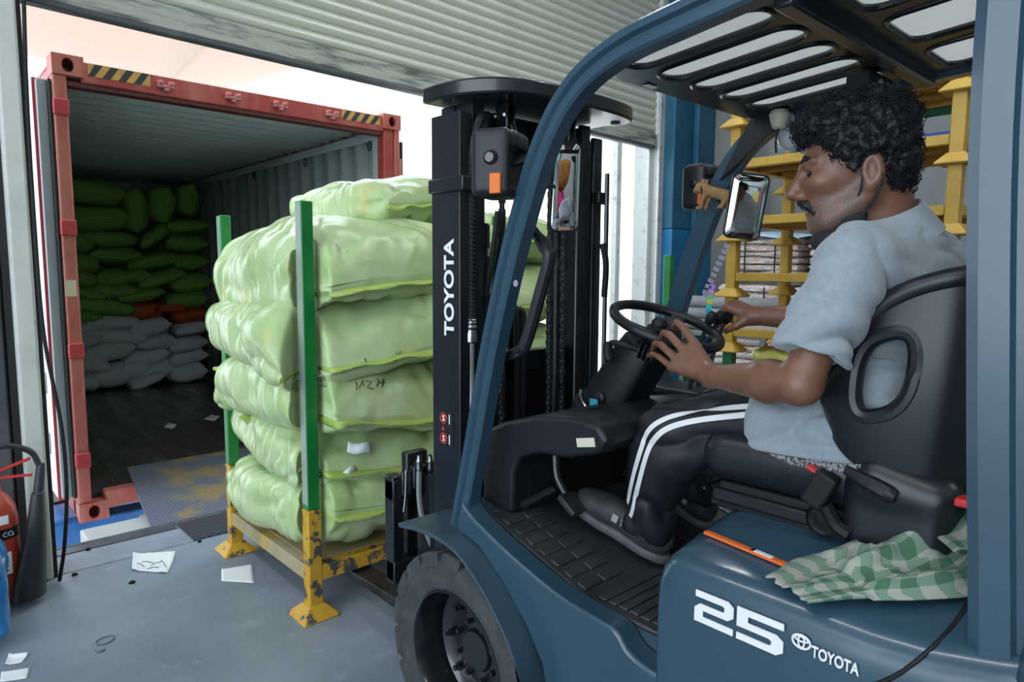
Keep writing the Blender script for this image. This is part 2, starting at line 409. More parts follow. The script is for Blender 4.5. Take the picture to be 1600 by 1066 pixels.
# ================================================================== added ceiling lamps, out of view, for fill and highlights
M('added_lamp_white', (.8,.8,.8), .5); M('added_lamp_glow', (1,1,1), .5, emis=((.93,.97,1), 6))
for i, (x, y, z) in enumerate(ADDED_LAMPS):
    t = thing('added_batten_lamp', 'added white batten lamp out of view under the roof, %s %s' % (('rear end', 'middle', 'door end')[i % 3], 'of the row over the camera' if x < 0 else 'of the row over the forklift' if x < 5 else 'over the racks'), 'lamp', (x, y, z), 'added ceiling batten lamps')
    MB().box(x-.06, x+.06, y-.78, y+.78, z, z+.06).build('housing', 'added_lamp_white', t, bevel=.008)
    MB().tube([(x, y-.74, z-.02), (x, y+.74, z-.02)], .014, 10).build('tube', 'added_lamp_glow', t)
    MB().box(x-.01, x+.01, y-.6, y-.58, z+.06, 5.6).box(x-.01, x+.01, y+.58, y+.6, z+.06, 5.6).build('hanger', 'added_lamp_white', t)
# ================================================================== shipping container (9.5 ft high, 20 ft long)
M('red_paint', (.40,.055,.05), .5, col2=(.50,.16,.12), vs=7, vc=(.42,.75), bump=.08, bs=70, col3=(.16,.07,.04), vs3=16, vc3=(.66,.78), aniso=(1,1,.35))
M('red_faded', (.52,.17,.13), .55, col2=(.44,.07,.06), vs=8, vc=(.4,.7), bump=.1, bs=70, col3=(.22,.12,.08), vs3=18, vc3=(.6,.74), aniso=(1,1,.3))
M('red_pink', (.62,.26,.26), .5, col2=(.5,.14,.14), vs=20)
M('container_grey', (.72,.80,.81), .42, col2=(.62,.69,.70), vs=3, aniso=(1,1,.5))
M('container_floor', (.05,.046,.044), .28, col2=(.10,.093,.086), vs=6, vc=(.5,.8), aniso=(1,.12,1), rvar=.12, bump=.08)
M('door_inside', (.74,.75,.75), .5, col2=(.6,.61,.62), vs=3)
M('gasket', (.02,.022,.024), .5); M('gasket_shade_grey', (.38,.42,.44), .5)
M('hazard_black', (.03,.03,.035), .5); M('hazard_yellow', (.72,.40,.08), .5, col2=(.5,.3,.1), vs=20)
CX0, CX1, CY0, CY1, CZ0, CZ1 = .785, 3.225, 4.94, 11.0, -.125, 2.77
CF = .05
ct = thing('shipping_container', 'red shipping container with open doors backed up to the dock', 'container', (2.0, 8, CZ0))
def corr(n, pitch, depth):
    """trapezoid corrugation profile: (distance, height)"""
    out = []
    for i in range(n):
        b = i*pitch; out += [(b, 0), (b+pitch*.26, 0), (b+pitch*.5, depth), (b+pitch*.76, depth)]
    return out
def corrugated(name, axis, flip=1):
    pr = corr(21, .278, .036)
    mb = MB()
    if axis in ('r', 'l'):
        x = CX1-.045 if axis == 'r' else CX0+.045; s = -1 if axis == 'r' else 1
        lo = [(x+s*h, CY0+.12+d, CF) for d, h in pr if d < 5.9]; hi = [(a, b, CZ1-.07) for a, b, _ in lo]
        mb.loft([lo, hi], cap=False, wrap=False)
    else:
        pr = corr(29, .209, .034); lo = [(CX0+.06, CY0+.12+d, CZ1-.055-h) for d, h in pr if d < 5.9]; hi = [(CX1-.06, b, c) for _, b, c in lo]
        mb.loft([lo, hi], cap=False, wrap=False)
    o = mb.build(name, 'container_grey', ct, smooth=20); m = o.modifiers.new('s', 'SOLIDIFY'); m.thickness = .004; m.offset = 0
    return o
corrugated('side_wall', 'r'); corrugated('side_wall', 'l'); corrugated('roof_panel', 't')
MB().box(CX0+.01, CX1-.01, 10.78, 10.83, CF-.1, CZ1-.01).build('end_wall', 'container_grey', ct)
MB().box(CX0+.02, CX1-.02, CY0+.1, CY1, CZ1-.03, CZ1-.012).build('roof_skin', 'red_paint', ct)
nb = 11; bw = (CX1-CX0-.12)/nb
for i in range(nb):
    MB().box(CX0+.06+i*bw+.002, CX0+.06+(i+1)*bw-.002, CY0+.1, CY1-.06, CF-.03, CF).build('floor_board', 'container_floor', ct)
MB().box(CX0+.03, CX1-.03, CY0+.1, CY1, CF-.06, CF-.031).build('floor_frame', 'gasket', ct)
for s in (0, 1):
    x0, x1 = (CX0+.02, CX0+.08) if s == 0 else (CX1-.08, CX1-.02)
    MB().box(x0, x1, CY0+.1, CY1-.1, CZ1-.10, CZ1-.03).build('top_rail', 'red_paint' if s else 'red_paint', ct, bevel=.008)
    MB().box(x0-.02 if s == 0 else x0+.04, x0+.02 if s == 0 else x1+.0, CY0+.1, CY1-.1, CZ0+.02, CF+.02).build('bottom_rail', 'red_paint', ct, bevel=.008)
MB().box(CX1-.10, CX1-.072, CY0+.12, CY1-.1, CZ1-.17, CZ1-.10).build('inner_top_rail', 'container_grey', ct, bevel=.005)
# end frame: posts, header, sill
pl = MB().box(CX0, CX0+.075, CY0, CY0+.11, CZ0+.115, CZ1-.115).build('corner_post', 'red_faded', ct, bevel=.012)
pr_ = MB().box(CX1-.15, CX1-.055, CY0+.015, CY0+.12, CZ0+.115, CZ1-.115).build('corner_post', 'red_paint', ct, bevel=.01)
MB().box(CX1-.054, CX1-.005, CY0, CY0+.12, CZ0+.115, CZ1-.115).build('post_flange', 'red_faded', pr_, bevel=.008)
MB().box(CX1-.085, CX1-.075, CY0+.11, CY0+.30, CF, CZ1-.17).build('wall_margin', 'container_grey', ct)
hd = MB().box(CX0+.15, CX1-.15, CY0+.012, CY0+.11, CZ1-.145, CZ1-.02).build('header', 'red_paint', ct, bevel=.008)
MB().box(CX0+.05, CX1-.05, CY0+.03, CY0+.12, CZ1-.172, CZ1-.146).build('header_gutter', M('red_dark', (.12,.02,.022), .5), hd)
sl_ = MB().box(CX0+.15, CX1-.15, CY0+.012, CY0+.12, CZ0+.06, CF-.002).build('sill', 'red_faded', ct, bevel=.012)
def casting(x0, x1, z0, z1, name='corner_casting'):
    """box with an oval hole through the front and the side"""
    mb = MB(); cx, cz = (x0+x1)/2, (z0+z1)/2; n = 24; hw, hh = .030, .042
    sq = []; el = []
    for k in range(n):
        a = 2*PI*k/n; c_, s_ = math.cos(a), math.sin(a); q = max(abs(c_), abs(s_))
        sq.append((cx+c_/q*(x1-x0)/2, cz+s_/q*(z1-z0)/2)); el.append((cx+c_*hw*1.05, cz+s_*hh))
    y0, y1 = CY0-.012, CY0+.155
    mb.loft([[(p[0], y0, p[1]) for p in el], [(p[0], y0, p[1]) for p in sq], [(p[0], y1, p[1]) for p in sq]], cap=False)
    mb.loft([[(p[0], y0, p[1]) for p in el], [(p[0], y0+.03, p[1]) for p in el], [(cx+(p[0]-cx)*1.7, y0+.031, cz+(p[1]-cz)*1.35) for p in el], [(cx+(p[0]-cx)*1.7, y1-.01, cz+(p[1]-cz)*1.35) for p in el]], cap=False)
    mb.add([(x0, y1, z0), (x1, y1, z0), (x1, y1, z1), (x0, y1, z1)], [(0, 1, 2, 3)])
    return mb.build(name, 'red_faded', ct, recalc=True)
casting(CX0, CX0+.165, CZ1-.12, CZ1); casting(CX1-.165, CX1, CZ1-.12, CZ1)
casting(CX0, CX0+.165, CZ0, CZ0+.118); casting(CX1-.165, CX1, CZ0, CZ0+.118)
for z in (2.46, 1.74, .98, .28):      # hinge lugs on the left post
    MB().box(CX0-.004, CX0+.08, CY0-.02, CY0+.03, z-.05, z+.05).build('hinge_lug', M('red_bright', (.50,.05,.06), .45), ct, bevel=.01)
for z in (2.3, 1.6, .8): MB().tube([(CX1-.006, CY0-.005, z-.12), (CX1-.006, CY0-.005, z+.12)], .012, 8).build('hinge_pin', 'red_faded', ct)
MB().box(CX0-.002, CX0+.06, CY0-.003, CY0+.0, 1.32, 1.42).build('tape_patch', M('tape', (.72,.6,.45), .6), ct)
for x in (1.411, 1.845, 2.187, 2.601):  # lock rod keepers
    k = MB().box(x-.05, x+.05, CY0-.03, CY0+.012, CZ1-.10, CZ1-.082).build('lock_keeper', 'red_pink', hd, bevel=.006)
    MB().box(x-.048, x-.018, CY0-.035, CY0+.012, CZ1-.082, CZ1-.058).box(x+.018, x+.048, CY0-.035, CY0+.012, CZ1-.082, CZ1-.058).box(x-.012, x+.02, CY0-.03, CY0+.012, CZ1-.12, CZ1-.10).build('keeper_lug', 'red_pink', k and hd, bevel=.006)
def hazard(x0, x1, z0, z1, n, lean):
    y = CY0+.0105
    MB().box(x0, x1, y-.001, y+.001, z0, z1).build('hazard_sticker', 'hazard_yellow', hd)
    w = (x1-x0)/n
    for i in range(n):
        a = x0+i*w+w*.45; b = a+w*.5; 
        pts = [(a-lean, z1), (min(b-lean, x1), z1), (min(b+lean*.2, x1), z0), (min(a+lean*.2, x1), z0)]
        if lean < 0: pts = [(max(a+lean, x0), z0), (max(b+lean, x0), z0), (min(b, x1), z1), (min(a, x1), z1)]
        MB().prism(pts, 'y', y-.002, y-.001).build('hazard_stripe', 'hazard_black', hd)
hazard(.975, 1.325, CZ1-.10, CZ1-.025, 4, -.05)
hazard(2.695, 3.04, CZ1-.10, CZ1-.03, 4, -.05)
# left door leaf folded right back along the side, inner face outwards
dl = MB().box(CX0-.085, CX0-.035, CY0+.12, CY0+1.30, CZ0+.14, CZ1-.13).build('door_leaf', 'door_inside', ct, bevel=.006)
for z in (.35, .75, 1.15, 1.55, 1.95, 2.3):  # grey patches painting in the shade of the white door's recesses
    MB().box(CX0-.092, CX0-.086, CY0+.30, CY0+1.2, z-.07, z+.07).build('door_shade_patch', 'gasket_shade_grey', dl, bevel=.003)
MB().box(CX0-.09, CX0-.03, CY0+.10, CY0+.119, CZ0+.14, CZ1-.14).build('door_edge', 'red_bright', dl)
MB().box(CX0-.075, CX0-.02, CY0+.055, CY0+.099, CZ0+.16, CZ1-.15).build('door_gasket', 'gasket_shade_grey', dl, bevel=.006)
MB().box(CX0-.02, CX0-.003, CY0+.02, CY0+.09, CZ0+.16, CZ1-.15).build('gasket_lip', 'gasket', dl, bevel=.004)
dr = MB().box(CX1+.03, CX1+.08, CY0+.16, CY0+1.30, CZ0+.14, CZ1-.20).build('door_leaf', 'door_inside', ct, bevel=.006)
MB().box(CX1+.012, CX1+.045, CY0+.07, CY0+.13, CZ0+.16, CZ1-.19).build('door_gasket', 'gasket', dr, bevel=.012)
MB().box(CX1+.052, CX1+.075, CY0+.07, CY0+.13, CZ0+.16, CZ1-.19).build('door_gasket', 'gasket', dr, bevel=.01)
# lashing rings on the right wall
for d in (.35, 1.6, 2.9):
    MB().tube([(CX1-.085, CY0+d+.03*math.cos(a), CZ1-.21+.04*math.sin(a)) for a in np.linspace(0, 2*PI, 12, endpoint=False)], .005, 6, closed=True).build('lashing_ring', 'gasket', ct)
# blue trailer chassis under it
M('chassis_blue', (.012,.10,.33), .35, col2=(.02,.16,.45), vs=4, coat=.4)
tr_ = thing('trailer_chassis', 'blue painted trailer chassis under the container', 'trailer', (2, 6.5, -1.3))
for x in (1.35, 2.45): MB().box(x, x+.14, CY0+.02, CY1+.6, -.55, CZ0-.004).build('frame_rail', 'chassis_blue', tr_, bevel=.01)
MB().box(CX0+.02, CX1-.02, CY0+.05, CY0+.22, -.28, CZ0-.003).build('rear_bolster', 'chassis_blue', tr_, bevel=.015)
MB().box(CX0-.25, CX1+.05, CY0-.10, CY0+.04, -.62, -.36).build('bumper_beam', 'chassis_blue', tr_, bevel=.02)
MB().box(CX0-.30, CX0+.06, CY0+.05, CY0+.45, -.55, -.10).build('side_box', 'chassis_blue', tr_, bevel=.03)
MB().tube([(1.12, CY0-.03, -.16), (1.24, CY0-.05, -.15)], .018, 8).build('twist_lock', 'guide_rail', tr_)
for x in (1.1, 2.75):
    for y in (7.6, 8.9):
        MB().lathe([(.2,-.13),(.47,-.13),(.5,-.08),(.5,.08),(.47,.13),(.2,.13)], (x+.1, y, -.80), 'x', 28).build('wheel', 'black_rubber', tr_)
        MB().tube([(1.0, y, -.80), (3.0, y, -.80)], .06, 8).build('axle', 'gasket', tr_)
for x in (1.42, 2.52): MB().box(x-.05, x+.05, 10.8, 10.9, -1.3, -.55).build('landing_leg', 'gasket', tr_)

# ================================================================== dock leveller
M('plate_steel', (.16,.17,.20), .42, metal=.5, col2=(.11,.115,.135), vs=5)
def diamond(name, base, col2, vs, vc, metal):
    m = M(name, base, .45, metal=metal, col2=col2, vs=vs, vc=vc)
    nt = m.node_tree; tc = nt.nodes.new('ShaderNodeTexCoord'); L = nt.links.new
    sx = nt.nodes.new('ShaderNodeSeparateXYZ'); L(tc.outputs['Object'], sx.inputs[0])
    def mth(op, a, b=None):
        n = nt.nodes.new('ShaderNodeMath'); n.operation = op
        for i, q in enumerate((a, b)):
            if q is None: continue
            if isinstance(q, (int, float)): n.inputs[i].default_value = q
            else: L(q, n.inputs[i])
        return n.outputs[0]
    P = 24.0   # tread pattern: raised bars in alternating directions
    u = mth('MULTIPLY', mth('ADD', sx.outputs[0], sx.outputs[1]), P); v = mth('MULTIPLY', mth('SUBTRACT', sx.outputs[0], sx.outputs[1]), P)
    cu = mth('FLOOR', u); cv = mth('FLOOR', v); par = mth('MODULO', mth('ABSOLUTE', mth('ADD', cu, cv)), 2.0)
    fu = mth('ABSOLUTE', mth('SUBTRACT', mth('FRACT', u), .5)); fv = mth('ABSOLUTE', mth('SUBTRACT', mth('FRACT', v), .5))
    a = mth('LESS_THAN', mth('ADD', mth('MULTIPLY', fu, mth('ADD', mth('MULTIPLY', par, 3), 1)), mth('MULTIPLY', fv, mth('SUBTRACT', 4, mth('MULTIPLY', par, 3)))), .52)
    b = nt.nodes.new('ShaderNodeBump'); b.inputs['Strength'].default_value = .9; b.inputs['Distance'].default_value = .004; L(a, b.inputs['Height'])
    pb = nt.nodes['Principled BSDF']; L(b.outputs[0], pb.inputs['Normal'])
    src = pb.inputs['Base Color'].links[0].from_socket; mxx = nt.nodes.new('ShaderNodeMix'); mxx.data_type = 'RGBA'; mxx.blend_type = 'ADD'
    sc_ = mth('MULTIPLY', a, .75); L(sc_, mxx.inputs[0]); L(src, mxx.inputs[6]); mxx.inputs[7].default_value = (.16,.17,.19,1); L(mxx.outputs[2], pb.inputs['Base Color'])
    return m
diamond('tread_worn', (.15,.17,.22), (.34,.25,.12), 3.2, (.48,.60), .25)
diamond('tread_dark', (.075,.08,.105), (.11,.08,.095), 3, (.45,.7), .5)
lv = thing('dock_leveller', 'worn yellow and grey tread plate ramp bridging dock and container', 'ramp', (2, 4.6, 0))
MB().add([(1.02,4.22,.0),(2.95,4.22,.0),(2.95,5.32,.085),(1.15,5.32,.085),(1.02,4.22,-.02),(2.95,4.22,-.02),(2.95,5.32,.062),(1.15,5.32,.062)],
         [(0,1,2,3),(7,6,5,4),(0,4,5,1),(1,5,6,2),(2,6,7,3),(3,7,4,0)]).build('lip_plate', 'tread_worn', lv)
MB().tube([(.52, 4.205, -.012), (2.95, 4.205, -.012)], .02, 10).build('hinge_tube', 'plate_steel', lv)
MB().box(1.14, 3.6, 3.852, 4.175, -.012, .004).build('deck_plate', 'tread_dark', lv)
MB().box(.52, 1.13, 4.10, 4.185, -.02, .003).build('edge_angle', 'plate_steel', lv)
bl = MB().box(.72, 1.12, 4.24, 4.55, -.45, -.035).build('dock_bumper', M('pale_block', (.45,.46,.46), .7, col2=(.36,.37,.37)), bevel=.01)
setp(bl, 'pale concrete block in the gap between dock edge and container', 'block')
# ================================================================== forklift
FX = 1.67
M('blue_paint', (.032,.074,.112), .26, col2=(.027,.064,.098), vs=3, coat=.4, bump=.02, bs=300)
M('blue_dull', (.042,.078,.11), .38, col2=(.027,.052,.076), vs=5, vc=(.35,.7), coat=.2)
M('mast_paint', (.006,.009,.013), .30, coat=.3, col2=(.012,.016,.022), vs=8, vc=(.5,.8))
M('black_plastic', (.009,.011,.014), .42, spec=.4, bump=.08, bs=500)
M('seat_vinyl', (.009,.012,.016), .33, bump=.05, bs=600)
M('soft_black', (.007,.008,.010), .6, spec=.35)
M('tyre', (.035,.038,.042), .7, col2=(.075,.078,.08), vs=12, vc=(.45,.75), bump=.15, bs=120)
M('rim_black', (.008,.009,.012), .22, coat=.6)
M('steel', (.42,.43,.44), .3, metal=1, col2=(.28,.28,.28), vs=30)
M('dark_steel', (.10,.105,.11), .38, metal=.8, col2=(.04,.04,.042), vs=18)
M('white_vinyl', (.80,.82,.82), .4)
M('mat_rubber', (.022,.025,.028), .45, col2=(.05,.055,.06), vs=7, vc=(.4,.7), bump=.1, bs=160)
M('orange_lens', (.72,.15,.01), .3, spec=.3)
M('mirror_glass', (.9,.9,.9), .015, metal=1)
M('red_vinyl', (.6,.03,.03), .4)
fk = thing('forklift', 'blue forklift truck with black mast carrying the loaded post pallet', 'forklift', (FX, .8, 0))
def mir(x): return 2*FX-x
# ---- wheels
def make_wheel(cy, cz, Rr, x0, x1, s=1):
    """s=1: outer face towards -X"""
    w = MB(); k = (x1-x0)
    X = (lambda t: x0+t*k) if s == 1 else (lambda t: x1-t*k)
    prof = [(Rr*.645, .03), (Rr*.70, .0), (Rr*.82, -.015), (Rr*.90, .01), (Rr*.925, .06), (Rr*.925, .94), (Rr*.90, .99), (Rr*.82, 1.0), (Rr*.66, 1.0)]
    w.lathe([(r, (X(t)-x0)) for r, t in prof], (x0, cy, cz), 'x', 56)
    ty = w.build('tyre', 'tyre', fk)
    n = 18; lug = MB()
    for side in (0, 1):
        for i in range(n):
            a0 = 2*PI*(i+.5*side)/n; da = 2*PI/n*.80
            xa, xb = (.02, .44) if side == 0 else (.56, .98)
            lean = .12 if side == 0 else -.12
            rings = []
            for t, rr in ((xa-.035, .86), (xa, .992), (xb, 1.0), (xb+.02, .92)):
                ring = []
                for q in range(4): 
                    a = a0+da*(q/3)+lean*(t-xa)*(1 if side == 0 else -1)
                    ring.append((X(t), cy+Rr*rr*math.cos(a), cz+Rr*rr*math.sin(a)))
                for q in range(3, -1, -1):
                    a = a0+da*(q/3)+lean*(t-xa)*(1 if side == 0 else -1)
                    ring.append((X(t), cy+Rr*.84*math.cos(a), cz+Rr*.84*math.sin(a)))
                rings.append(ring)
            MB_ = MB().loft(rings); lug.add(MB_.v, MB_.f)
            # each tread block is a piece of its own
    V = lug.v; per = 32; cnt = len(V)//per
    for i in range(cnt):
        b = MB(); b.v = V[i*per:(i+1)*per]; b.f = [tuple(j-i*per for j in f) for f in lug.f if i*per <= f[0] < (i+1)*per]
        b.build('tread_block', 'tyre', ty, bevel=.004, seg=1)
    rm = MB().lathe([(Rr*.645, X(.02)-x0), (Rr*.62, X(.01)-x0), (Rr*.60, X(.06)-x0), (Rr*.575, X(.5)-x0), (Rr*.50, X(.58)-x0), (Rr*.36, X(.60)-x0), (Rr*.34, X(.5)-x0), (Rr*.2, X(.48)-x0), (Rr*.18, X(.42)-x0), (0, X(.42)-x0)], (x0, cy, cz), 'x', 48).build('rim', 'rim_black', fk)
    for i in range(8):
        a = 2*PI*i/8
        MB().lathe([(.0, 0), (.015, 0), (.015, .022), (.009, .022), (.009, .038), (0, .038)], (X(.58), cy+Rr*.43*math.cos(a), cz+Rr*.43*math.sin(a)), (-s, 0, 0), 6).build('lug_nut', 'rim_black', rm)
    for i in range(8):
        a = 2*PI*(i+.5)/8
        MB().lathe([(.0, 0), (.009, 0), (.009, .02), (0, .022)], (X(.48), cy+Rr*.27*math.cos(a), cz+Rr*.27*math.sin(a)), (-s, 0, 0), 6).build('hub_bolt', 'rim_black', rm)
make_wheel(1.535, .33, .33, 1.165, 1.375, 1)
make_wheel(1.535, .33, .33, mir(1.375), mir(1.165), -1)
for xx in (1.24, 2.0):
    MB().lathe([(.12, 0), (.25, 0), (.27, .03), (.27, .15), (.25, .18), (.12, .18)], (xx, -.1, .27), 'x', 32).build('rear_wheel', 'tyre', fk)
# ---- fenders
for s in (1, -1):
    top = smooth_path([(1.775, 0, .700), (1.66, 0, .716), (1.54, 0, .716), (1.45, 0, .690), (1.35, 0, .622), (1.26, 0, .53), (1.205, 0, .43), (1.18, 0, .30)], 5)
    pts = [(p.x, p.z) for p in top]; low = [(a-.004, b-.012) for a, b in pts][::-1]
    x0, x1 = (1.135, 1.37) if s == 1 else (mir(1.37), mir(1.135))
    MB().prism(pts+low, 'x', x0, x1).build('fender', 'blue_dull', fk, bevel=.005, smooth=30)
# ---- chassis side, floor, step
for s in (1, -1):
    top = smooth_path([(1.545, 0, .815), (1.48, 0, .775), (1.33, 0, .722), (1.15, 0, .675), (1.02, 0, .662), (.955, 0, .655), (.915, 0, .618), (.84, 0, .600), (.72, 0, .598)], 4)
    poly = [(p.x, p.z) for p in top] + [(.72, .2), (1.13, .2), (1.20, .46), (1.26, .54), (1.36, .63), (1.46, .70), (1.545, .715)]
    x0, x1 = (1.205, 1.275) if s == 1 else (mir(1.275), mir(1.205))
    MB().prism(poly, 'x', x0, x1).build('side_panel', 'blue_paint', fk, bevel=.016, seg=3, smooth=30)
    x0, x1 = (1.13, 1.21) if s == 1 else (mir(1.21), mir(1.13))
    MB().box(x0, x1, .55, 1.14, .33, .40).build('step', 'mat_rubber', fk, bevel=.01)
MB().box(1.276, mir(1.276), .10, 1.10, .25, .642).build('chassis', 'blue_dull', fk)
MB().prism([(1.10, .30), (1.10, .642), (1.50, .762), (1.60, .785), (1.60, .30)], 'x', 1.276, mir(1.276)).build('front_frame', 'blue_dull', fk)
mat_o = MB().prism([(.80, .643), (.80, .653), (1.10, .653), (1.50, .773), (1.50, .762), (1.10, .643)], 'x', 1.278, mir(1.278)).build('floor_mat', 'mat_rubber', fk, bevel=.003)
for i in range(8):
    y = .825+.034*i
    MB().box(1.30, 2.0, y, y+.028, .653, .660).build('mat_rib', 'mat_rubber', mat_o, bevel=.003)
for i in range(7):
    y = 1.125+.050*i; z = .653+(y-1.10)*.30
    for (xa, xb) in ((1.295, 1.365), (1.375, 1.45)):
        MB().obox(((xa+xb)/2, y+.018, z+.0075), ((xb-xa)/2, .016, .003), Matrix.Rotation(math.atan(.30), 3, 'X')).build('mat_pad', 'mat_rubber', mat_o, bevel=.003)
# ---- dashboard cowl and pedal well
cowl = [(1.60, .74), (1.60, .96), (1.565, 1.015), (1.50, 1.045), (1.36, 1.085), (1.22, 1.105), (1.13, 1.098), (1.095, 1.06), (1.13, 1.02), (1.24, .985), (1.36, .975), (1.43, .945), (1.455, .90), (1.46, .77)]
cw = MB().prism(cowl, 'x', 1.335, mir(1.335)).build('dash_cowl', 'black_plastic', fk, bevel=.014, seg=3, smooth=40)
MB().box(1.40, mir(1.40), 1.455, 1.52, .76, .95).build('pedal_well', 'soft_black', fk)
MB().prism([(1.10, .76), (1.095, 1.01), (1.16, 1.02), (1.40, .97), (1.45, .78)], 'x', mir(1.50), mir(1.34)).build('cowl_side', 'black_plastic', fk, bevel=.01)
MB().lathe([(.022, 0), (.022, .003), (0, .004)], (1.50, 1.28, 1.102), (0, .2, 1), 16).build('cowl_cap', 'soft_black', cw)
lb = MB().obox((1.334, 1.17, 1.045), (.0012, .032, .012), Matrix.Rotation(R(-12), 3, 'X')).build('data_label', M('label_cream', (.6,.58,.45), .5), cw)
# ---- pedals
pd = MB().tube(smooth_path([(1.50, 1.44, .93), (1.49, 1.42, .86), (1.48, 1.36, .805)], 4), .012, 8).build('pedal_arm', 'dark_steel', fk)
MB().obox((1.475, 1.34, .80), (.035, .038, .010), Matrix.Rotation(R(35), 3, 'X')).build('brake_pedal', 'mat_rubber', fk, bevel=.004)
MB().tube([(1.36, 1.44, .795), (1.47, 1.42, .825)], .013, 8).build('pedal_rod', 'dark_steel', fk)
MB().obox((1.98, 1.36, .80), (.035, .07, .010), Matrix.Rotation(R(35), 3, 'X')).build('accelerator', 'mat_rubber', fk, bevel=.004)
# ---- steering column and wheel
SWC = Vector((1.735, 1.205, 1.335)); tn = R(20)
n_ = Vector((0, -math.sin(tn), math.cos(tn))); e1 = Vector((1, 0, 0)); e2 = Vector((0, math.cos(tn), math.sin(tn)))
c0, c1 = Vector((1.71, 1.395, 1.06)), Vector((1.71, 1.245, 1.285))
cd = (c1-c0).normalized(); cu_ = cd.cross(Vector((1, 0, 0))).normalized()
rings = []
for t, wx, wy in ((-.12, .085, .085), (0, .082, .080), (.35, .080, .070), (.75, .078, .068), (1.0, .072, .058)):
    c = c0.lerp(c1, t); rings.append([c+Vector((1, 0, 0))*wx*a+cu_*wy*b for a, b in ((-1, -.7), (-.8, -1), (.8, -1), (1, -.7), (1, .7), (.8, 1), (-.8, 1), (-1, .7))])
col_ = MB().loft(rings).build('steering_column', 'black_plastic', fk, bevel=.008, smooth=50)
MB().lathe([(.10, -.02), (.115, 0), (.115, .03), (.095, .05), (.07, .055)], c0+cd*-.06, tuple(cd), 28).build('column_boot', 'soft_black', col_)
MB().tube([c0+cd*.0+Vector((1, 0, 0))*.108*math.cos(a)+cu_*.108*math.sin(a) for a in np.linspace(2.2, 4.6, 14)], .005, 6).build('boot_trim', 'steel', col_)
ky = MB().lathe([(.02, 0), (.02, .012), (.008, .014), (.008, .02), (0, .02)], c0+cd*.05+Vector((-.082, 0, 0)), (-1, 0, 0), 16).build('ignition', 'dark_steel', col_)
MB().box(1.595, 1.60, 1.355, 1.385, 1.062, 1.10).build('key_tag', M('key_blue', (.04,.30,.42), .4), col_)
sw = MB().tube([SWC+e1*.165*math.cos(a)+e2*.165*math.sin(a) for a in np.linspace(0, 2*PI, 48, endpoint=False)], .0155, 12, closed=True).build('steering_wheel', 'black_plastic', fk)
MB().lathe([(0, .03), (.035, .028), (.055, .012), (.058, -.01), (.045, -.03), (.04, -.06)], SWC-n_*.03, tuple(n_), 28).build('wheel_hub', 'black_plastic', sw)
for a in (20, 160, 270):
    d = e1*math.cos(R(a))+e2*math.sin(R(a))
    MB().bar(SWC-n_*.03+d*.04, SWC+d*.160, .05, .010, up=tuple(n_)).build('spoke', 'black_plastic', sw, bevel=.004)
kd = e1*math.cos(R(205))+e2*math.sin(R(205)); KN = SWC+kd*.165
MB().lathe([(.008, 0), (.010, .02), (.02, .028), (.023, .045), (.016, .058), (0, .06)], KN, tuple(n_), 20).build('spinner_knob', 'soft_black', sw)
# direction lever on the left of the column with ribbed boot
p0 = at(1003, 548, X=1.63); p1 = at(962, 536, X=1.60); p2 = at(950, 540, X=1.60); p3 = at(955, 568, X=1.60)
lvr = MB().tube(smooth_path([p0, p1, p2], 5), .009, 8).build('direction_lever', 'soft_black', fk)
MB().tube(smooth_path([p2+Vector((0,0,.012)), p2.lerp(p3, .5)+Vector((0, .006, 0)), p3], 5), [.008]+[.014]*8+[.008, .006], 8).build('lever_grip', 'soft_black', lvr)
for i in range(4):
    c = p0.lerp(at(1022, 560, X=1.63), i/3)
    MB().lathe([(.010, 0), (.026-.002*i, .002), (.026-.002*i, .006), (.010, .008)], c, tuple((p1-p0).normalized()), 18).build('boot_ring', 'soft_black', lvr)
# hydraulic levers right of the column
for i, x in enumerate((1.90, 1.95, 2.00)):
    l = MB().tube(smooth_path([(x+.02, 1.24, 1.10), (x+.01, 1.20, 1.25), (x, 1.16, 1.345)], 4), .007, 8).build('hydraulic_lever', 'dark_steel', fk)
    MB().lathe([(.006, 0), (.014, .01), (.017, .03), (.012, .045), (0, .048)], (x, 1.165, 1.33), (0, -.45, .9), 16).build('lever_knob', 'soft_black', l)
MB().box(1.86, 2.06, 1.15, 1.42, 1.0, 1.115).build('lever_console', 'black_plastic', fk, bevel=.02)
# ---- overhead guard
sec = [(-.033, .022), (-.033, .007), (-.027, 0), (-.011, 0), (-.004, .011), (.004, .011), (.011, 0), (.027, 0), (.033, .007), (.033, .046), (-.033, .046)]
def guard_leg(path, s, name, sec=sec, mat='blue_paint'):
    P = [Vector((0, p[0], p[1])) for p in smooth_path([(a, b, 0) for a, b in path], 5)]
    P = [Vector((0, p.y, p.z)) for p in P]; rings = []
    for i, p in enumerate(P):
        t = (P[min(i+1, len(P)-1)]-P[max(i-1, 0)]).normalized(); nn = Vector((0, -t.z, t.y))
        rings.append([Vector((1.215+b if s == 1 else mir(1.215+b), 0, 0))+p+nn*a for a, b in sec])
    return MB().loft(rings).build(name, mat, fk, smooth=30)
fpath = [(1.582, .715), (1.514, .979), (1.436, 1.287), (1.357, 1.537), (1.321, 1.63), (1.268, 1.757), (1.216, 1.847), (1.162, 1.910), (1.090, 1.960), (.983, 1.996), (.843, 2.016), (.62, 2.040), (.40, 2.050), (.30, 2.03)]
gp = {}
for s in (1, -1): gp[s] = guard_leg(fpath, s, 'guard_front_pillar')
rsec = [(-.058, .02), (-.05, .004), (-.025, .0), (-.018, .010), (-.006, .010), (.0, 0), (.04, 0), (.058, .012), (.058, .075), (-.058, .075)]
for s in (1, -1): guard_leg([(.262, 2.075), (.258, 1.7), (.235, 1.3), (.21, .95), (.195, .70)], s, 'guard_rear_pillar', rsec)
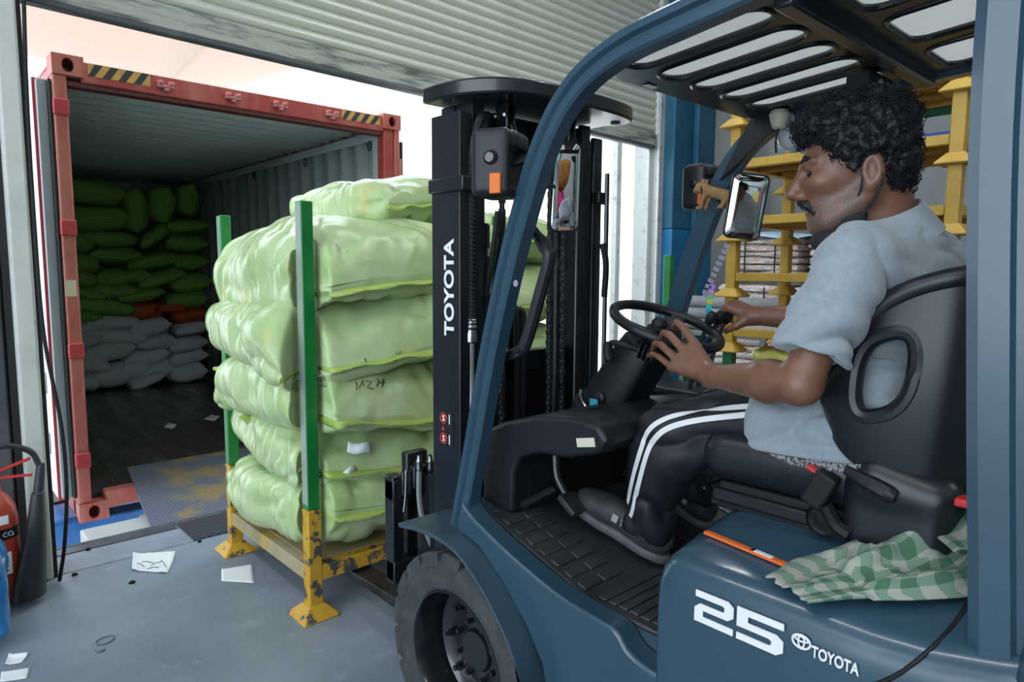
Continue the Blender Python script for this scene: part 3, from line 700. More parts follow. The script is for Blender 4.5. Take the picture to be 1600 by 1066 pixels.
# roof plate with slots (curve fill)
def slot_plate():
    cu = bpy.data.curves.new('roof', 'CURVE'); cu.dimensions = '2D'; cu.fill_mode = 'BOTH'; cu.extrude = .004
    def spl(pts):
        s = cu.splines.new('POLY'); s.points.add(len(pts)-1); s.use_cyclic_u = True
        for q, p in zip(s.points, pts): q.co = (p[0], p[1], 0, 1)
    def rr(x0, x1, y0, y1, r, n=6):
        out = []
        for cx, cy, a in ((x1-r, y1-r, 0), (x0+r, y1-r, 90), (x0+r, y0+r, 180), (x1-r, y0+r, 270)):
            for k in range(n+1): out.append((cx+r*math.cos(R(a+90*k/n)), cy+r*math.sin(R(a+90*k/n))))
        return out
    spl([(1.235, .30), (mir(1.235), .30), (mir(1.235), 1.09), (2.02, 1.135), (1.40, 1.135), (1.34, 1.11), (1.29, 1.03), (1.27, .90), (1.235, .80)])
    xs = [1.330+.148*i for i in range(6)]
    for x in xs:
        if x > 2.06: break
        spl(rr(x-.050, x+.050, .70, 1.055, .048)); 
    for x in (1.40, 1.67, 1.94): spl(rr(x-.10, x+.10, .40, .58, .04))
    o = bpy.data.objects.new('tmp', cu); COL.objects.link(o); dg = bpy.context.evaluated_depsgraph_get()
    me = bpy.data.meshes.new_from_object(o.evaluated_get(dg)); bpy.data.objects.remove(o); me.materials.clear()
    co = np.empty(len(me.vertices)*3); me.vertices.foreach_get('co', co); co = co.reshape(-1, 3)
    y = co[:, 1]; co[:, 2] += 1.984+np.clip((1.135-y)/1.0, 0, 1)*.08
    me.vertices.foreach_set('co', co.reshape(-1)); return finish(me, 'roof_plate', 'mast_paint', fk, smooth=30, bevel=.002), xs, rr
roof, xs, rr_ = slot_plate()
for x in xs[:6]:
    if x > 2.06: break    # raised lip round each slot
    pts = rr_(x-.053, x+.053, .697, 1.058, .050)
    MB().tube([(p[0], p[1], 1.982+(1.135-p[1])*.08) for p in pts], .008, 8, closed=True).build('slot_lip', 'mast_paint', roof)
for x in (1.40, 1.67, 1.94):
    pts = rr_(x-.102, x+.102, .398, .582, .042)
    MB().tube([(p[0], p[1], 1.982+(1.135-p[1])*.08) for p in pts], .008, 8, closed=True).build('slot_lip', 'mast_paint', roof)
MB().box(1.26, mir(1.26), .62, .66, 1.99, 2.04).build('roof_crossbar', 'mast_paint', roof, bevel=.006)
MB().box(1.24, mir(1.24), .27, .33, 2.0, 2.08).build('roof_rear_bar', 'mast_paint', roof, bevel=.01)
M('rain_cover', (.80,.80,.78), .5, trans=0)
nt = MATS['rain_cover'].node_tree; tr = nt.nodes.new('ShaderNodeBsdfTranslucent'); tr.inputs[0].default_value = (.9,.9,.88,1); mx = nt.nodes.new('ShaderNodeMixShader'); mx.inputs[0].default_value = .7
nt.links.new(nt.nodes['Principled BSDF'].outputs[0], mx.inputs[1]); nt.links.new(tr.outputs[0], mx.inputs[2]); nt.links.new(mx.outputs[0], nt.nodes['Material Output'].inputs[0])
MB().add([(1.36, 1.08, 1.994), (mir(1.25), 1.10, 1.994), (mir(1.25), .31, 2.058), (1.25, .31, 2.058), (1.36, 1.08, 1.998), (mir(1.25), 1.10, 1.998), (mir(1.25), .31, 2.062), (1.25, .31, 2.062)],
         [(3, 2, 1, 0), (4, 5, 6, 7), (0, 1, 5, 4), (1, 2, 6, 5), (2, 3, 7, 6), (3, 0, 4, 7)]).build('rain_cover', 'rain_cover', fk)
# corner gusset on the far front pillar
MB().prism([(1.235, 1.80), (1.13, 1.99), (1.00, 1.99)], 'x', mir(1.285), mir(1.27)).build('gusset', 'mast_paint', gp[-1])
MB().lathe([(.0, 0), (.024, 0), (.030, .012), (.020, .05), (.014, .055), (0, .055)], (2.02, 1.02, 1.985), (0, 0, -1), 20).build('buzzer_cup', M('cream_plastic', (.55,.52,.42), .5), fk)
MB().tube(smooth_path([(2.02, 1.02, 1.935), (2.025, 1.03, 1.90), (2.02, 1.025, 1.86)], 4), .003, 6).build('buzzer_wire', 'soft_black', fk)
MB().obox((1.50, 1.115, 1.979), (.022, .010, .001)).build('roof_sticker', 'white_vinyl', roof)
bx_ = MB().box(1.80, 1.96, .68, .74, 1.93, 1.995).build('roof_switch_box', 'soft_black', fk, bevel=.006)
for x in (1.865, 1.905):
    fl = MB()
    for k in range(8):
        a = PI/4*k; fl.lathe([(0, 0), (.006, .0), (.006, .002), (0, .002)], (x+.010*math.cos(a), .679, 1.965+.010*math.sin(a)), (0, -1, 0), 8)
    fl.build('flower_mark', M('flower_pale', (.45,.5,.45), .6), bx_)
# ---- grab handle on the near pillar
hx = 1.315
hp = [at(783, 560, X=hx), at(812, 549, X=hx), at(823, 532, X=hx), at(845, 455, X=hx), at(858, 405, X=hx), at(853, 388, X=hx), at(826, 352, X=hx)]
gh = MB().tube(smooth_path(hp, 6), [.014]*4+[.0185]*29+[.015]*4, 10).build('grab_handle', 'black_plastic', fk)
a = at(790, 560, X=hx); MB().bar(at(776, 564, X=hx-.02), at(815, 548, X=hx), .03, .028).build('handle_bracket', 'dark_steel', gh, bevel=.006)
a = at(826, 352, X=hx); MB().bar(at(819, 352, X=hx-.02), at(836, 366, X=hx), .03, .03).build('handle_bracket', 'dark_steel', gh, bevel=.006)
# ---- hood with lettering
secs = [(1.188, .30), (1.188, .80), (1.192, .845), (1.206, .878), (1.232, .893), (1.30, .906), (1.42, .925), (1.55, .94)]
secs = secs+[(mir(a), b) for a, b in secs[::-1]]
ys = [(.838, .02, .05), (.830, .006, .022), (.810, .0, .008), (.78, 0, 0), (.60, 0, 0), (.40, 0, .0), (.31, 0, .008), (.22, 0, .03), (.12, 0, .06), (-.20, 0, .06)]
rings = []
for y, inx, dz in ys:
    rings.append([(a+(inx if a < FX else -inx), y, b if b < .5 else b+(dz if y < .5 else -dz)) for a, b in secs])
hood = MB().loft(rings).build('hood', 'blue_paint', fk, smooth=50, bevel=.006)
MB().prism([(.12, .20), (.16, .62), (.20, .90), (.19, .98), (.15, 1.0), (-.50, 1.02), (-.62, .9), (-.62, .25)], 'x', 1.172, mir(1.172)).build('counterweight', 'blue_paint', fk, bevel=.05, seg=4, smooth=40)
def surf(objs, px, py):
    best = None
    for ob in objs:
        bm_ = bmesh.new(); bm_.from_mesh(ob.data); tt_ = BVHTree.FromBMesh(bm_); bm_.free()
        r_ = tt_.ray_cast(CAMPOS, (at(px, py, X=1.2)-CAMPOS).normalized())
        if r_[0] and (best is None or r_[3] < best[1]): best = (r_[0], r_[3])
    return best[0] if best else at(px, py, X=1.186)
cwt = bpy.data.objects['counterweight']
gl = [surf((hood, cwt), *q) for q in ((1345, 1078), (1400, 1056), (1455, 1014), (1495, 970), (1522, 925), (1532, 905))]
MB().tube(smooth_path(gl, 5), .0042, 8).build('hood_gap', 'soft_black', fk)
# "25" made of two stencil figures
def poly_plate(name, pts, parent, mat='white_vinyl', x=1.1865, d=.003):
    MB().prism(pts, 'x', x-d, x).build(name, mat, parent)
Y0_, Z0_ = at(1085, 968, X=1.185).y, at(1085, 968, X=1.185).z
U = (Y0_-at(1223, 1028, X=1.185).y); HH = .066
def fig(segs, off, wid):
    for pts in segs: yield [(Y0_-(off+u*wid), Z0_+v*HH) for u, v in pts]
two = [[(0, 1), (.82, 1), (1, .86), (1, .56), (.84, .42), (.24, .42), (.16, .36), (.16, .20), (0, .20), (0, .50), (.14, .63), (.72, .63), (.80, .68), (.80, .76), (.72, .80), (0, .80)][::-1], [(0, .16), (1, .16), (1, 0), (0, 0)]]
two = [[(0.02, 1), (.84, 1), (.98, .86), (.98, .54), (.84, .40), (.22, .40), (.22, .20), (.98, .20), (.98, 0), (0, 0), (0, .44), (.14, .60), (.72, .60), (.76, .64), (.76, .76), (.72, .80), (0.02, .80)]]
five = [[(0.02, 1), (1, 1), (1, .80), (.26, .80), (.26, .60), (.86, .60), (1, .46), (1, .14), (.86, 0), (0.02, 0), (0.02, .20), (.70, .20), (.76, .25), (.76, .36), (.70, .40), (.02, .40)]]
for pts in fig(two, 0, U*.47): poly_plate('numeral_two', pts, hood)
for pts in fig(five, U*.49, U*.51): poly_plate('numeral_five', pts, hood)
lo_ = at(1252, 1003, X=1.185)
ring = lambda ry, rz, cy=0, cz=0, n=28: [(1.185, lo_.y-cy+ry*math.cos(a), lo_.z+cz+rz*math.sin(a)) for a in np.linspace(0, 2*PI, n, endpoint=False)]
MB().tube(ring(.0165, .0125), .0022, 6, closed=True).build('emblem_ring', 'white_vinyl', hood)
MB().tube(ring(.0055, .0115), .0018, 6, closed=True).build('emblem_ring', 'white_vinyl', hood)
MB().tube(ring(.0125, .0045, 0, .005), .0018, 6, closed=True).build('emblem_ring', 'white_vinyl', hood)
a, b = at(1268, 1021, X=1.185), at(1343, 1043, X=1.185)
text_mesh('TOYOTA', 'lettering', 'white_vinyl', hood, (1.1865, a.y, a.z-.006), (0, -1, 0), (0, 0, 1), .022, .003, width=a.y-b.y, bold=.02)
oa, ob = at(1103, 826, Z=.922), at(1246, 893, Z=.908)
st = MB().bar((oa.x, oa.y, .914), (ob.x, ob.y, .9115), .014, .006).build('orange_strip', M('orange_vinyl', (.80,.16,.03), .45), hood)
mid = lambda t: Vector((oa.x+(ob.x-oa.x)*t, oa.y+(ob.y-oa.y)*t, .9155-.0025*t))
MB().bar(mid(.57), mid(.75), .012, .006).build('strip_label', 'white_vinyl', st)
MB().bar(mid(.53), mid(.565), .010, .006).build('strip_mark', 'soft_black', st)
# ---- headlamps / indicators, mirrors
def lamp(name, c, w, h, d, fwd, orange):
    """rounded housing seen from behind; fwd = direction of the light"""
    f = Vector(fwd).normalized(); sx = f.cross(Vector((0, 0, 1))).normalized(); up = sx.cross(f); Rm = np.array([list(sx), list(f), list(up)]).T
    c = np.array(c, float)
    def fn(p):
        q = (p-c)@Rm
        body = rbox(p, c, (w/2, d/2, h/2), .022, Rm)
        tap = q[:, 1]*-1*.35+np.abs(q[:, 0])-w*.56
        cup = rbox(p, c+Rm@np.array([0.012, -.0, h*.28]), (w*.40, d*.62, h*.20), .02, Rm)
        cut = rbox(p, c+Rm@np.array([0, -d*.52, -h*.08]), (w*.36, .012, h*.30), .01, Rm)
        return smax(np.minimum(smax(body, tap, .01), cup), -cut, .006)
    e = .14
    o = sdf_mesh(fn, c-e, c+e, .005, name, 'black_plastic', fk, relax=1)
    oc = Vector(c)+Vector(Rm@np.array(orange[:3]))
    MB().obox(oc, orange[3:], Matrix(Rm.tolist())).build('indicator_lens', 'orange_lens', o, bevel=.003)
    MB().lathe([(0, .012), (.012, .011), (.020, .004), (.024, -.002), (.024, -.012)], Vector(c)+Vector(Rm@np.array([-w*.46, -d*.05, h*.06])), tuple(-Rm[:, 0]), 20).build('lamp_adjuster', 'rim_black', o)
    return o
cL = at(778, 258, X=1.20); lampL = lamp('headlamp', cL, .125, .175, .11, (-.42, .9, 0), (-.062, -.02, -.055, .004, .016, .026))
MB().tube([cL+Vector((.02, -.03, 0)), cL+Vector((.05, -.09, .02)), Vector((1.25, 1.26, cL.z+.02))], .011, 8).build('lamp_arm', 'black_plastic', lampL)
cR = at(1100, 294, X=2.24); lampR = lamp('headlamp', cR, .15, .165, .10, (.10, 1, 0), (-.068, -.035, -.040, .006, .006, .026))
MB().tube([cR+Vector((0, -.03, 0)), cR+Vector((-.01, -.10, .0)), Vector((2.20, 1.30, cR.z-.02))], .012, 8).build('lamp_arm', 'black_plastic', lampR)
def mirror(px, py, X, w, h, nrm, post, roll=0):
    c = at(px, py, X=X); n = Vector(nrm).normalized(); sx = Vector((0, 0, 1)).cross(n).normalized(); up = n.cross(sx)
    if roll:
        q = Matrix.Rotation(roll, 3, n); sx = q @ sx; up = q @ up
    def rr2(w, h, r, off, k=7):
        out = []
        for cx, cy, a in ((w-r, h-r, 0), (-w+r, h-r, 90), (-w+r, -h+r, 180), (w-r, -h+r, 270)):
            for i in range(k+1): out.append(c+sx*(cx+r*math.cos(R(a+90*i/k)))+up*(cy+r*math.sin(R(a+90*i/k)))+n*off)
        return out
    o = MB().loft([rr2(w*.42, h*.44, .012, -.028), rr2(w*.49, h*.49, .018, -.018), rr2(w*.5, h*.5, .02, 0), rr2(w*.5, h*.5, .02, .004), rr2(w*.46, h*.475, .018, .004)]).build('mirror', 'black_plastic', fk, smooth=40)
    MB().loft([rr2(w*.46, h*.475, .018, .0042), rr2(w*.458, h*.473, .018, .0046), rr2(w*.25, h*.3, .018, .0054), rr2(w*.05, h*.05, .004, .0057)]).build('mirror_glass', 'mirror_glass', o, smooth=180)
    MB().tube([c-n*.022, (c-n*.03).lerp(Vector(post), .5)+Vector((0, 0, .01)), Vector(post)], .007, 8).build('mirror_arm', 'dark_steel', o)
    return o
mirror(883, 293, 1.38, .088, .245, (-.38, -.92, -.13), (1.25, 1.29, 1.70), roll=R(2))
mirror(1166, 323, 2.01, .115, .205, (-.72, -.68, -.13), (2.09, 1.27, 1.74), roll=R(-6))
# ================================================================== mast, carriage
MY0, MY1 = 1.705, 1.855
def channel(x, sgn, y0, y1, z0, z1, t=.014, fl=.05, name='mast_channel', mat='mast_paint'):
    """C section: web at x, flanges pointing to sgn"""
    pts = [(x, y0), (x+sgn*fl, y0), (x+sgn*fl, y0+.018), (x+sgn*t, y0+.018), (x+sgn*t, y1-.018), (x+sgn*fl, y1-.018), (x+sgn*fl, y1), (x, y1)]
    return MB().prism(pts, 'z', z0, z1).build(name, mat, fk, bevel=.003)
XL, XR = 1.33, mir(1.33)
chL = channel(XL, 1, MY0, MY1, .10, 1.99); chR = channel(XR, -1, MY0, MY1, .10, 1.99)
channel(XL+.058, 1, MY0+.01, MY1+.02, .10, 2.03, name='inner_channel'); channel(XR-.058, -1, MY0+.01, MY1+.02, .10, 2.03, name='inner_channel')
# bowed top plate
pl_ = [(1.315, 1.885), (1.315, 1.80), (1.335, 1.70), (1.385, 1.62), (1.46, 1.565), (1.56, 1.54), (1.72, 1.53), (1.86, 1.535), (1.96, 1.55), (2.02, 1.575), (2.045, 1.62), (2.04, 1.67), (2.01, 1.70), (2.02, 1.885)]
pp = smooth_path([(a, b, 0) for a, b in pl_], 4); tp = MB().prism([(p.x, p.y) for p in pp], 'z', 2.035, 2.085).build('mast_top_plate', 'mast_paint', fk, bevel=.008, smooth=40)
MB().lathe([(0, 0), (.018, 0), (.018, .003), (0, .003)], (1.985, 1.625, 2.0335), (0, 0, -1), 16).build('plate_hole', 'soft_black', tp)
MB().box(XL+.05, XR-.05, 1.80, 1.87, 1.86, 2.03).build('mast_crossbar', 'mast_paint', fk, bevel=.006)
MB().box(XL+.05, XR-.05, 1.83, 1.88, 1.12, 1.20).build('mast_crossbar', 'mast_paint', fk, bevel=.006)
MB().box(XL+.02, XR-.02, 1.83, 1.88, .35, .50).build('mast_crossbar', 'mast_paint', fk, bevel=.006)
MB().box(XL-.012, XL+.05, MY0-.03, MY1+.004, 1.745, 1.79).build('mast_strap', 'mast_paint', fk, bevel=.004)
MB().box(XR-.05, XR+.012, MY0-.03, MY1+.004, 1.745, 1.79).build('mast_strap', 'mast_paint', fk, bevel=.004)
MB().box(XL-.004, XL+.04, MY0-.02, MY0, .78, .80).build('mast_stop', 'mast_paint', fk, bevel=.003)
# lettering up the near channel: reads from below upwards
a = at(703, 525, X=XL-.001); b = at(703, 373, X=XL-.001)
text_mesh('TOYOTA', 'mast_lettering', 'white_vinyl', chL, (XL-.0005, a.y+(-.022), a.z), (0, 0, 1), (0, 1, 0), .052, .0015, width=b.z-a.z, bold=.03)
s0 = at(688, 640, X=XL-.001); s1 = at(707, 700, X=XL-.001)
wp = MB().box(XL-.0012, XL-.0002, s1.y-.004, s0.y+.006, s1.z, s0.z).build('warning_plate', 'soft_black', chL)
for i, t in enumerate((.2, .78)):
    c = (XL-.0016, s0.y-.018, s1.z+(s0.z-s1.z)*t)
    MB().tube([(c[0], c[1]+.017*math.cos(q), c[2]+.017*math.sin(q)) for q in np.linspace(0, 2*PI, 20, endpoint=False)], .0022, 5, closed=True).build('warning_ring', 'red_vinyl', wp)
    MB().bar((c[0], c[1]-.011, c[2]+.011), (c[0], c[1]+.011, c[2]-.011), .002, .004).build('warning_bar', 'red_vinyl', wp)
    MB().box(c[0]-.0004, c[0]+.0002, c[1]-.006, c[1]+.006, c[2]-.010, c[2]+.010).build('warning_figure', 'white_vinyl', wp)
    MB().box(c[0]-.0004, c[0]+.0002, c[1]-.035, c[1]-.030, c[2]-.016, c[2]+.016).build('warning_mark', 'white_vinyl', wp)
zc = s1.z+(s0.z-s1.z)*.49
MB().prism([(s0.y-.008, zc-.008), (s0.y-.024, zc-.008), (s0.y-.016, zc+.009)], 'x', XL-.0018, XL-.0010).build('warning_triangle', 'red_vinyl', wp)
# lift cylinders, chains, hoses
for x in (XL+.15, XR-.15):
    c = MB().lathe([(.0, 0), (.030, 0), (.030, 1.45), (.036, 1.452), (.036, 1.53), (.03, 1.535), (.018, 1.535), (.018, 1.70), (0, 1.70)], (x, 1.79, .12), 'z', 20).build('lift_cylinder', 'mast_paint', fk)
    MB().lathe([(.0185, 0), (.0185, .17)], (x, 1.79, 1.655), 'z', 16).build('piston_rod', 'steel', c)
    MB().lathe([(.037, 0), (.037, .045)], (x, 1.79, 1.50), 'z', 20).build('cylinder_cap', 'dark_steel', c)
def chain_mesh(x, y, z0, z1, pitch=.019):
    mb = MB(); n = int((z1-z0)/pitch)
    for i in range(n):
        z = z0+pitch*(i+.5); w = .011 if i % 2 else .007
        mb.box(x-w, x+w, y-.008, y+.008, z-pitch*.55, z+pitch*.55)
    return mb.build('lift_chain', 'dark_steel', fk, bevel=.002, seg=1)
chain_mesh(XL+.085, 1.69, 1.80, 1.98); chain_mesh(XL+.19, 1.72, .60, 1.95); chain_mesh(XR-.19, 1.72, .60, 1.95); chain_mesh(XR-.24, 1.74, .60, 1.95)
for x in (XL+.19, XR-.20):
    s_ = MB().lathe([(0, -.012), (.062, -.012), (.066, -.008), (.055, -.004), (.055, .004), (.066, .008), (.062, .012), (0, .012)], (x, 1.72, 1.93), 'x', 28).build('chain_pulley', 'dark_steel', fk)
    MB().box(x+.016, x+.024, 1.68, 1.76, 1.87, 2.035).box(x-.030, x-.018, 1.665, 1.72, 1.88, 2.035).build('pulley_bracket', 'mast_paint', s_, bevel=.004)
    for dy, dz in ((0, 0), (-.025, .075), (.02, .075)):
        MB().lathe([(0, 0), (.012, 0), (.012, .008), (.006, .012), (0, .012)], (x-.030, 1.70+dy, 1.92+dz), (-1, 0, 0), 10).build('bracket_bolt', 'steel', s_)
hz = [at(752, 185, X=1.40), at(744, 210, X=1.385), at(738, 260, X=1.38), at(736, 400, X=1.38), at(736, 498, X=1.38)]
hb = MB().tube(smooth_path([hz[0]+Vector((.05, .03, .02))]+hz, 6), .0155, 10).build('hydraulic_hose', 'soft_black', fk)
for i in range(36):
    t = i/35; c = hz[2].lerp(hz[4], t)
    MB().lathe([(.0155, -.003), (.0172, 0), (.0155, .003)], c, 'z', 10).build('hose_wrap', 'soft_black', hb)
e = hz[4]
ft = MB().lathe([(.016, 0), (.019, -.004), (.016, -.008), (.019, -.014), (.016, -.02), (.02, -.028), (.016, -.036), (.02, -.05), (.02, -.075), (.012, -.08)], e, 'z', 14).build('hose_fitting', 'steel', fk)
MB().tube(smooth_path([e-Vector((0, 0, .075)), e-Vector((0, .0, .2)), e-Vector((.0, .012, .5))], 5), .011, 10).build('hydraulic_pipe', M('pipe_grey', (.32,.33,.33), .4, metal=.6), ft)
for z in (e.z-.125, e.z+.12):
    cl = MB().box(e.x-.030, e.x+.022, e.y+.012, e.y+.022, z-.032, z+.032).build('pipe_clamp', 'dark_steel', fk, bevel=.003)
    for dz in (-.018, .018): MB().lathe([(0, 0), (.009, 0), (.009, .010), (0, .012)], (e.x-.016, e.y+.012, z+dz), (0, -1, 0), 8).build('clamp_bolt', 'steel', cl)
for px, X, w in ((775, 1.50, .008), (766, 1.46, .010)):
    pth = [at(px+12, 330, X=X), at(px+4, 400, X=X), at(px-8, 480, X=X), at(px-10, 560, X=X)]
    MB().tube(smooth_path(pth, 5), w, 8).build('hydraulic_hose', 'soft_black', fk)
# inner frame hoses behind the handle, curving over
for i, (dx, zt) in enumerate(((0, 1.40), (.03, 1.39), (.06, 1.38), (.13, 1.36), (.16, 1.35))):
    x = 1.535+dx
    MB().tube(smooth_path([(x, 1.80, .55), (x, 1.80, 1.0), (x, 1.80, zt-.06), (x+.012, 1.82, zt), (x+.03, 1.86, zt-.05), (x+.03, 1.88, .9)], 5), .0125, 8).build('carriage_hose', 'soft_black', fk)
for i in range(5):
    x = XR-.14+.022*i
    MB().tube([(x, 1.70+.006*i, .5), (x, 1.70+.006*i, 1.95)], .008, 8).build('mast_pipe', 'mast_paint', fk)
MB().tube([(XR-.005, 1.675, .5), (XR-.005, 1.675, 1.86)], .009, 8).build('mast_pipe', 'mast_paint', fk)
MB().tube(smooth_path([(XR-.03, 1.67, 1.60), (XR-.02, 1.66, 1.52), (XR-.015, 1.67, 1.40)], 4), .012, 8).build('hydraulic_hose', 'soft_black', fk)
MB().box(XL+.10, XR-.10, 1.86, 1.88, .50, 1.12).build('mast_shield', 'mast_paint', fk)
# carriage with side frame, forks
cg = MB().box(1.35, 2.0, 2.14, 2.20, .62, .70).box(1.35, 2.0, 2.14, 2.20, .30, .38).box(1.35, 1.40, 2.145, 2.205, .29, .715).box(1.95, 2.0, 2.145, 2.205, .29, .715).box(1.46, 1.52, 1.86, 2.15, .28, .72).box(1.84, 1.90, 1.86, 2.15, .28, .72).build('carriage', 'mast_paint', fk, bevel=.005)
MB().box(1.385, 1.425, 2.13, 2.15, .64, .73).box(1.43, 1.90, 2.12, 2.15, .66, .745).build('carriage_rail', 'dark_steel', cg, bevel=.004)
for i in range(3): MB().box(1.44+.05*i, 1.465+.05*i, 2.12, 2.14, .745, .757).build('carriage_notch', 'mast_paint', cg)
for px in (655, 672):
    q = at(px, 735, Y=2.10)
    f = MB().lathe([(.008, -.02), (.011, 0), (.014, .01), (.011, .02), (.014, .035), (.009, .045), (.009, .06)], q, 'z', 12).build('hose_coupling', 'steel', cg)
    MB().tube(smooth_path([q-Vector((0, 0, .0)), q-Vector((0, 0, .12)), q+Vector((.01, -.02, -.22)), q+Vector((.05, -.05, -.36))], 5), .011, 8).build('coupling_hose', 'pipe_grey' if px == 655 else 'soft_black', f)
MB().tube(smooth_path([(1.60, 2.08, .74), (1.605, 2.06, .55), (1.60, 2.05, .34)], 4), .018, 8).build('red_hose', 'red_vinyl', cg)
for x in (1.45, 1.86):
    MB().prism([(2.20, .78), (2.24, .78), (2.24, .15), (3.30, .125), (3.30, .11), (2.20, .10)], 'x', x, x+.10).build('fork', 'dark_steel', fk, bevel=.006)
# ================================================================== seat
sx0, sx1 = 1.455, 1.945
seat = MB().box(sx0+.03, sx1-.03, .36, .86, .948, .962).build('seat_base', 'soft_black', fk, bevel=.004)
for k, (z0, z1, inx) in enumerate(((.945, .955, .0), (.962, .985, -.01), (.990, 1.004, 0))):
    MB().box(sx0+.01+inx, sx1-.01-inx, .40-.01*k, .875-.012*k, z0-.02, z1-.012).build('seat_slide', 'soft_black' if k != 1 else 'black_plastic', seat, bevel=.006)
MB().tube([(sx0+.0, .885, .965), (sx0+.03, .90, .96), (sx0+.2, .90, .96)], .004, 6).build('slide_lever', 'soft_black', seat)
def cushion(p):
    a = rbox(p, (FX+.03, .70, 1.050), (.25, .20, .062), .052)
    b = ell(p, (FX+.03, .70, 1.115), (.19, .30, .028))
    s1_ = cap(p, (sx0+.035, .58, 1.075), (sx0+.045, .85, 1.055), .045, .05); s2_ = cap(p, (sx1-.035, .58, 1.075), (sx1-.045, .85, 1.055), .045, .05)
    d = smin(smin(a, s1_, .03), s2_, .03); return smax(d, -b, .03)
sdf_mesh(cushion, (sx0-.04, .44, .95), (sx1+.06, .94, 1.16), .008, 'seat_cushion', 'seat_vinyl', fk, relax=2)
# hip restraint block and recline housing
def hipblock(p):
    d = smin(rbox(p, (sx0+.02, .455, 1.01), (.05, .10, .085), .04), cap(p, (sx0+.01, .49, 1.085), (sx0+.02, .38, 1.07), .05, .04), .03)
    return d
hb_ = sdf_mesh(hipblock, (sx0-.09, .28, .88), (sx0+.13, .62, 1.18), .006, 'seat_side_block', 'seat_vinyl', fk, relax=2)
MB().lathe([(0, .0), (.016, 0), (.024, -.004), (.03, -.004), (.034, 0), (.034, .01)], (sx0-.02, .585, .975), (-1, 0, 0), 20).build('recline_cover', 'black_plastic', hb_)
q = [at(1322, 735, X=1.42), at(1352, 752, X=1.415), at(1400, 778, X=1.412)]
MB().tube(smooth_path(q, 6), [.010, .011, .012, .013, .014, .015, .016, .017, .018, .018, .018, .017, .012], 10).build('recline_lever', 'black_plastic', hb_)
bc = at(1282, 765, X=1.42)
bk = MB().obox(bc, (.016, .024, .040), Matrix.Rotation(R(25), 3, 'X')).build('belt_buckle', 'soft_black', seat, bevel=.006)
MB().obox(bc+Vector((-.001, .016, .041)), (.010, .012, .003), Matrix.Rotation(R(25), 3, 'X')).build('buckle_button', 'red_vinyl', bk)
MB().tube(smooth_path([bc+Vector((0, -.01, -.03)), bc+Vector((.01, -.03, -.07)), bc+Vector((.01, -.06, -.085))], 4), .016, 8).build('buckle_stalk', 'soft_black', bk)
rk = at(1512, 785, X=1.45)
MB().obox(rk, (.02, .018, .008)).build('release_tab', 'red_vinyl', seat, bevel=.004)
# wrap-round backrest: U-shaped shell with an oval opening in each wing
def back_shell():
    plan = smooth_path([(1.475, .605, 0), (1.452, .55, 0), (1.448, .47, 0), (1.465, .385, 0), (1.53, .322, 0), (1.66, .305, 0), (1.75, .305, 0), (1.88, .322, 0), (1.945, .385, 0), (1.955, .47, 0), (1.948, .55, 0), (1.925, .605, 0)], 8)
    L = [0]
    for a, b in zip(plan, plan[1:]): L.append(L[-1]+(b-a).length)
    tot = L[-1]; ns, ntt = 240, 90; verts = []; keep = []
    def pos(s):
        d = s*tot
        for i in range(len(L)-1):
            if L[i+1] >= d: return plan[i].lerp(plan[i+1], (d-L[i])/max(L[i+1]-L[i], 1e-9))
        return plan[-1]
    def ztop(d):   # d: distance from the wing's front end
        return 1.235+.262*(1-math.exp(-d/.075))-.0*(d)
    def zbot(d): return 1.225-.145*(1-math.exp(-d/.055))
    for i in range(ns+1):
        s = i/ns; p = pos(s); d = min(s, 1-s)*tot
        zt, zb = ztop(d)+.012*min(1, d/.3), zbot(d)
        for j in range(ntt+1):
            t = j/ntt; z = zb+(zt-zb)*t
            inw = Vector((FX+.03-p.x, .58-p.y, 0)).normalized()
            off = -.012*math.sin(PI*t)+(.02*(t-.5)**2)
            verts.append((p.x+inw.x*off, p.y+inw.y*off-.05*(t-.4)*min(1, d/.3), z))
    faces = []
    for i in range(ns):
        s = (i+.5)/ns; d = min(s, 1-s)*tot
        for j in range(ntt):
            zt, zb = ztop(d), zbot(d); z = zb+(zt-zb)*(j+.5)/ntt
            u, v = (d-.118)/.052, (z-(1.297+.35*(d-.118)))/.082
            if abs(u)**2.6+abs(v)**2.6 < 1: continue
            faces.append((i*(ntt+1)+j, (i+1)*(ntt+1)+j, (i+1)*(ntt+1)+j+1, i*(ntt+1)+j+1))
    mb = MB().add(verts, faces); o = mb.build('seat_back', 'seat_vinyl', fk, smooth=180)
    m = o.modifiers.new('s', 'SOLIDIFY'); m.thickness = .030; m.offset = 0
    m = o.modifiers.new('b', 'BEVEL'); m.width = .013; m.segments = 3; m.limit_method = 'ANGLE'; m.angle_limit = R(50)
    return o, pos, tot, ztop
sb, pos_, tot_, ztop_ = back_shell()
def back_pt(s, z):
    p = pos_(s); d = min(s, 1-s)*tot_; zt, zb = ztop_(d)+.012*min(1, d/.3), 1.225-.145*(1-math.exp(-d/.055)); t = (z-zb)/(zt-zb)
    inw = Vector((FX+.03-p.x, .58-p.y, 0)).normalized(); off = -.012*math.sin(PI*t)+(.02*(t-.5)**2)
    return Vector((p.x+inw.x*off, p.y+inw.y*off-.05*(t-.4)*min(1, d/.3), z))
for side in (0, 1):
    rim = []
    for k in range(40):
        a = 2*PI*k/40; u = math.copysign(abs(math.cos(a))**(2/2.6), math.cos(a)); v = math.copysign(abs(math.sin(a))**(2/2.6), math.sin(a))
        d = .118+.054*u; z = 1.297+.35*(d-.118)+.085*v; s_ = d/tot_
        rim.append(back_pt(s_ if side == 0 else 1-s_, z))
    MB().tube(rim, .0185, 10, closed=True).build('opening_rim', 'seat_vinyl', sb)
path = []
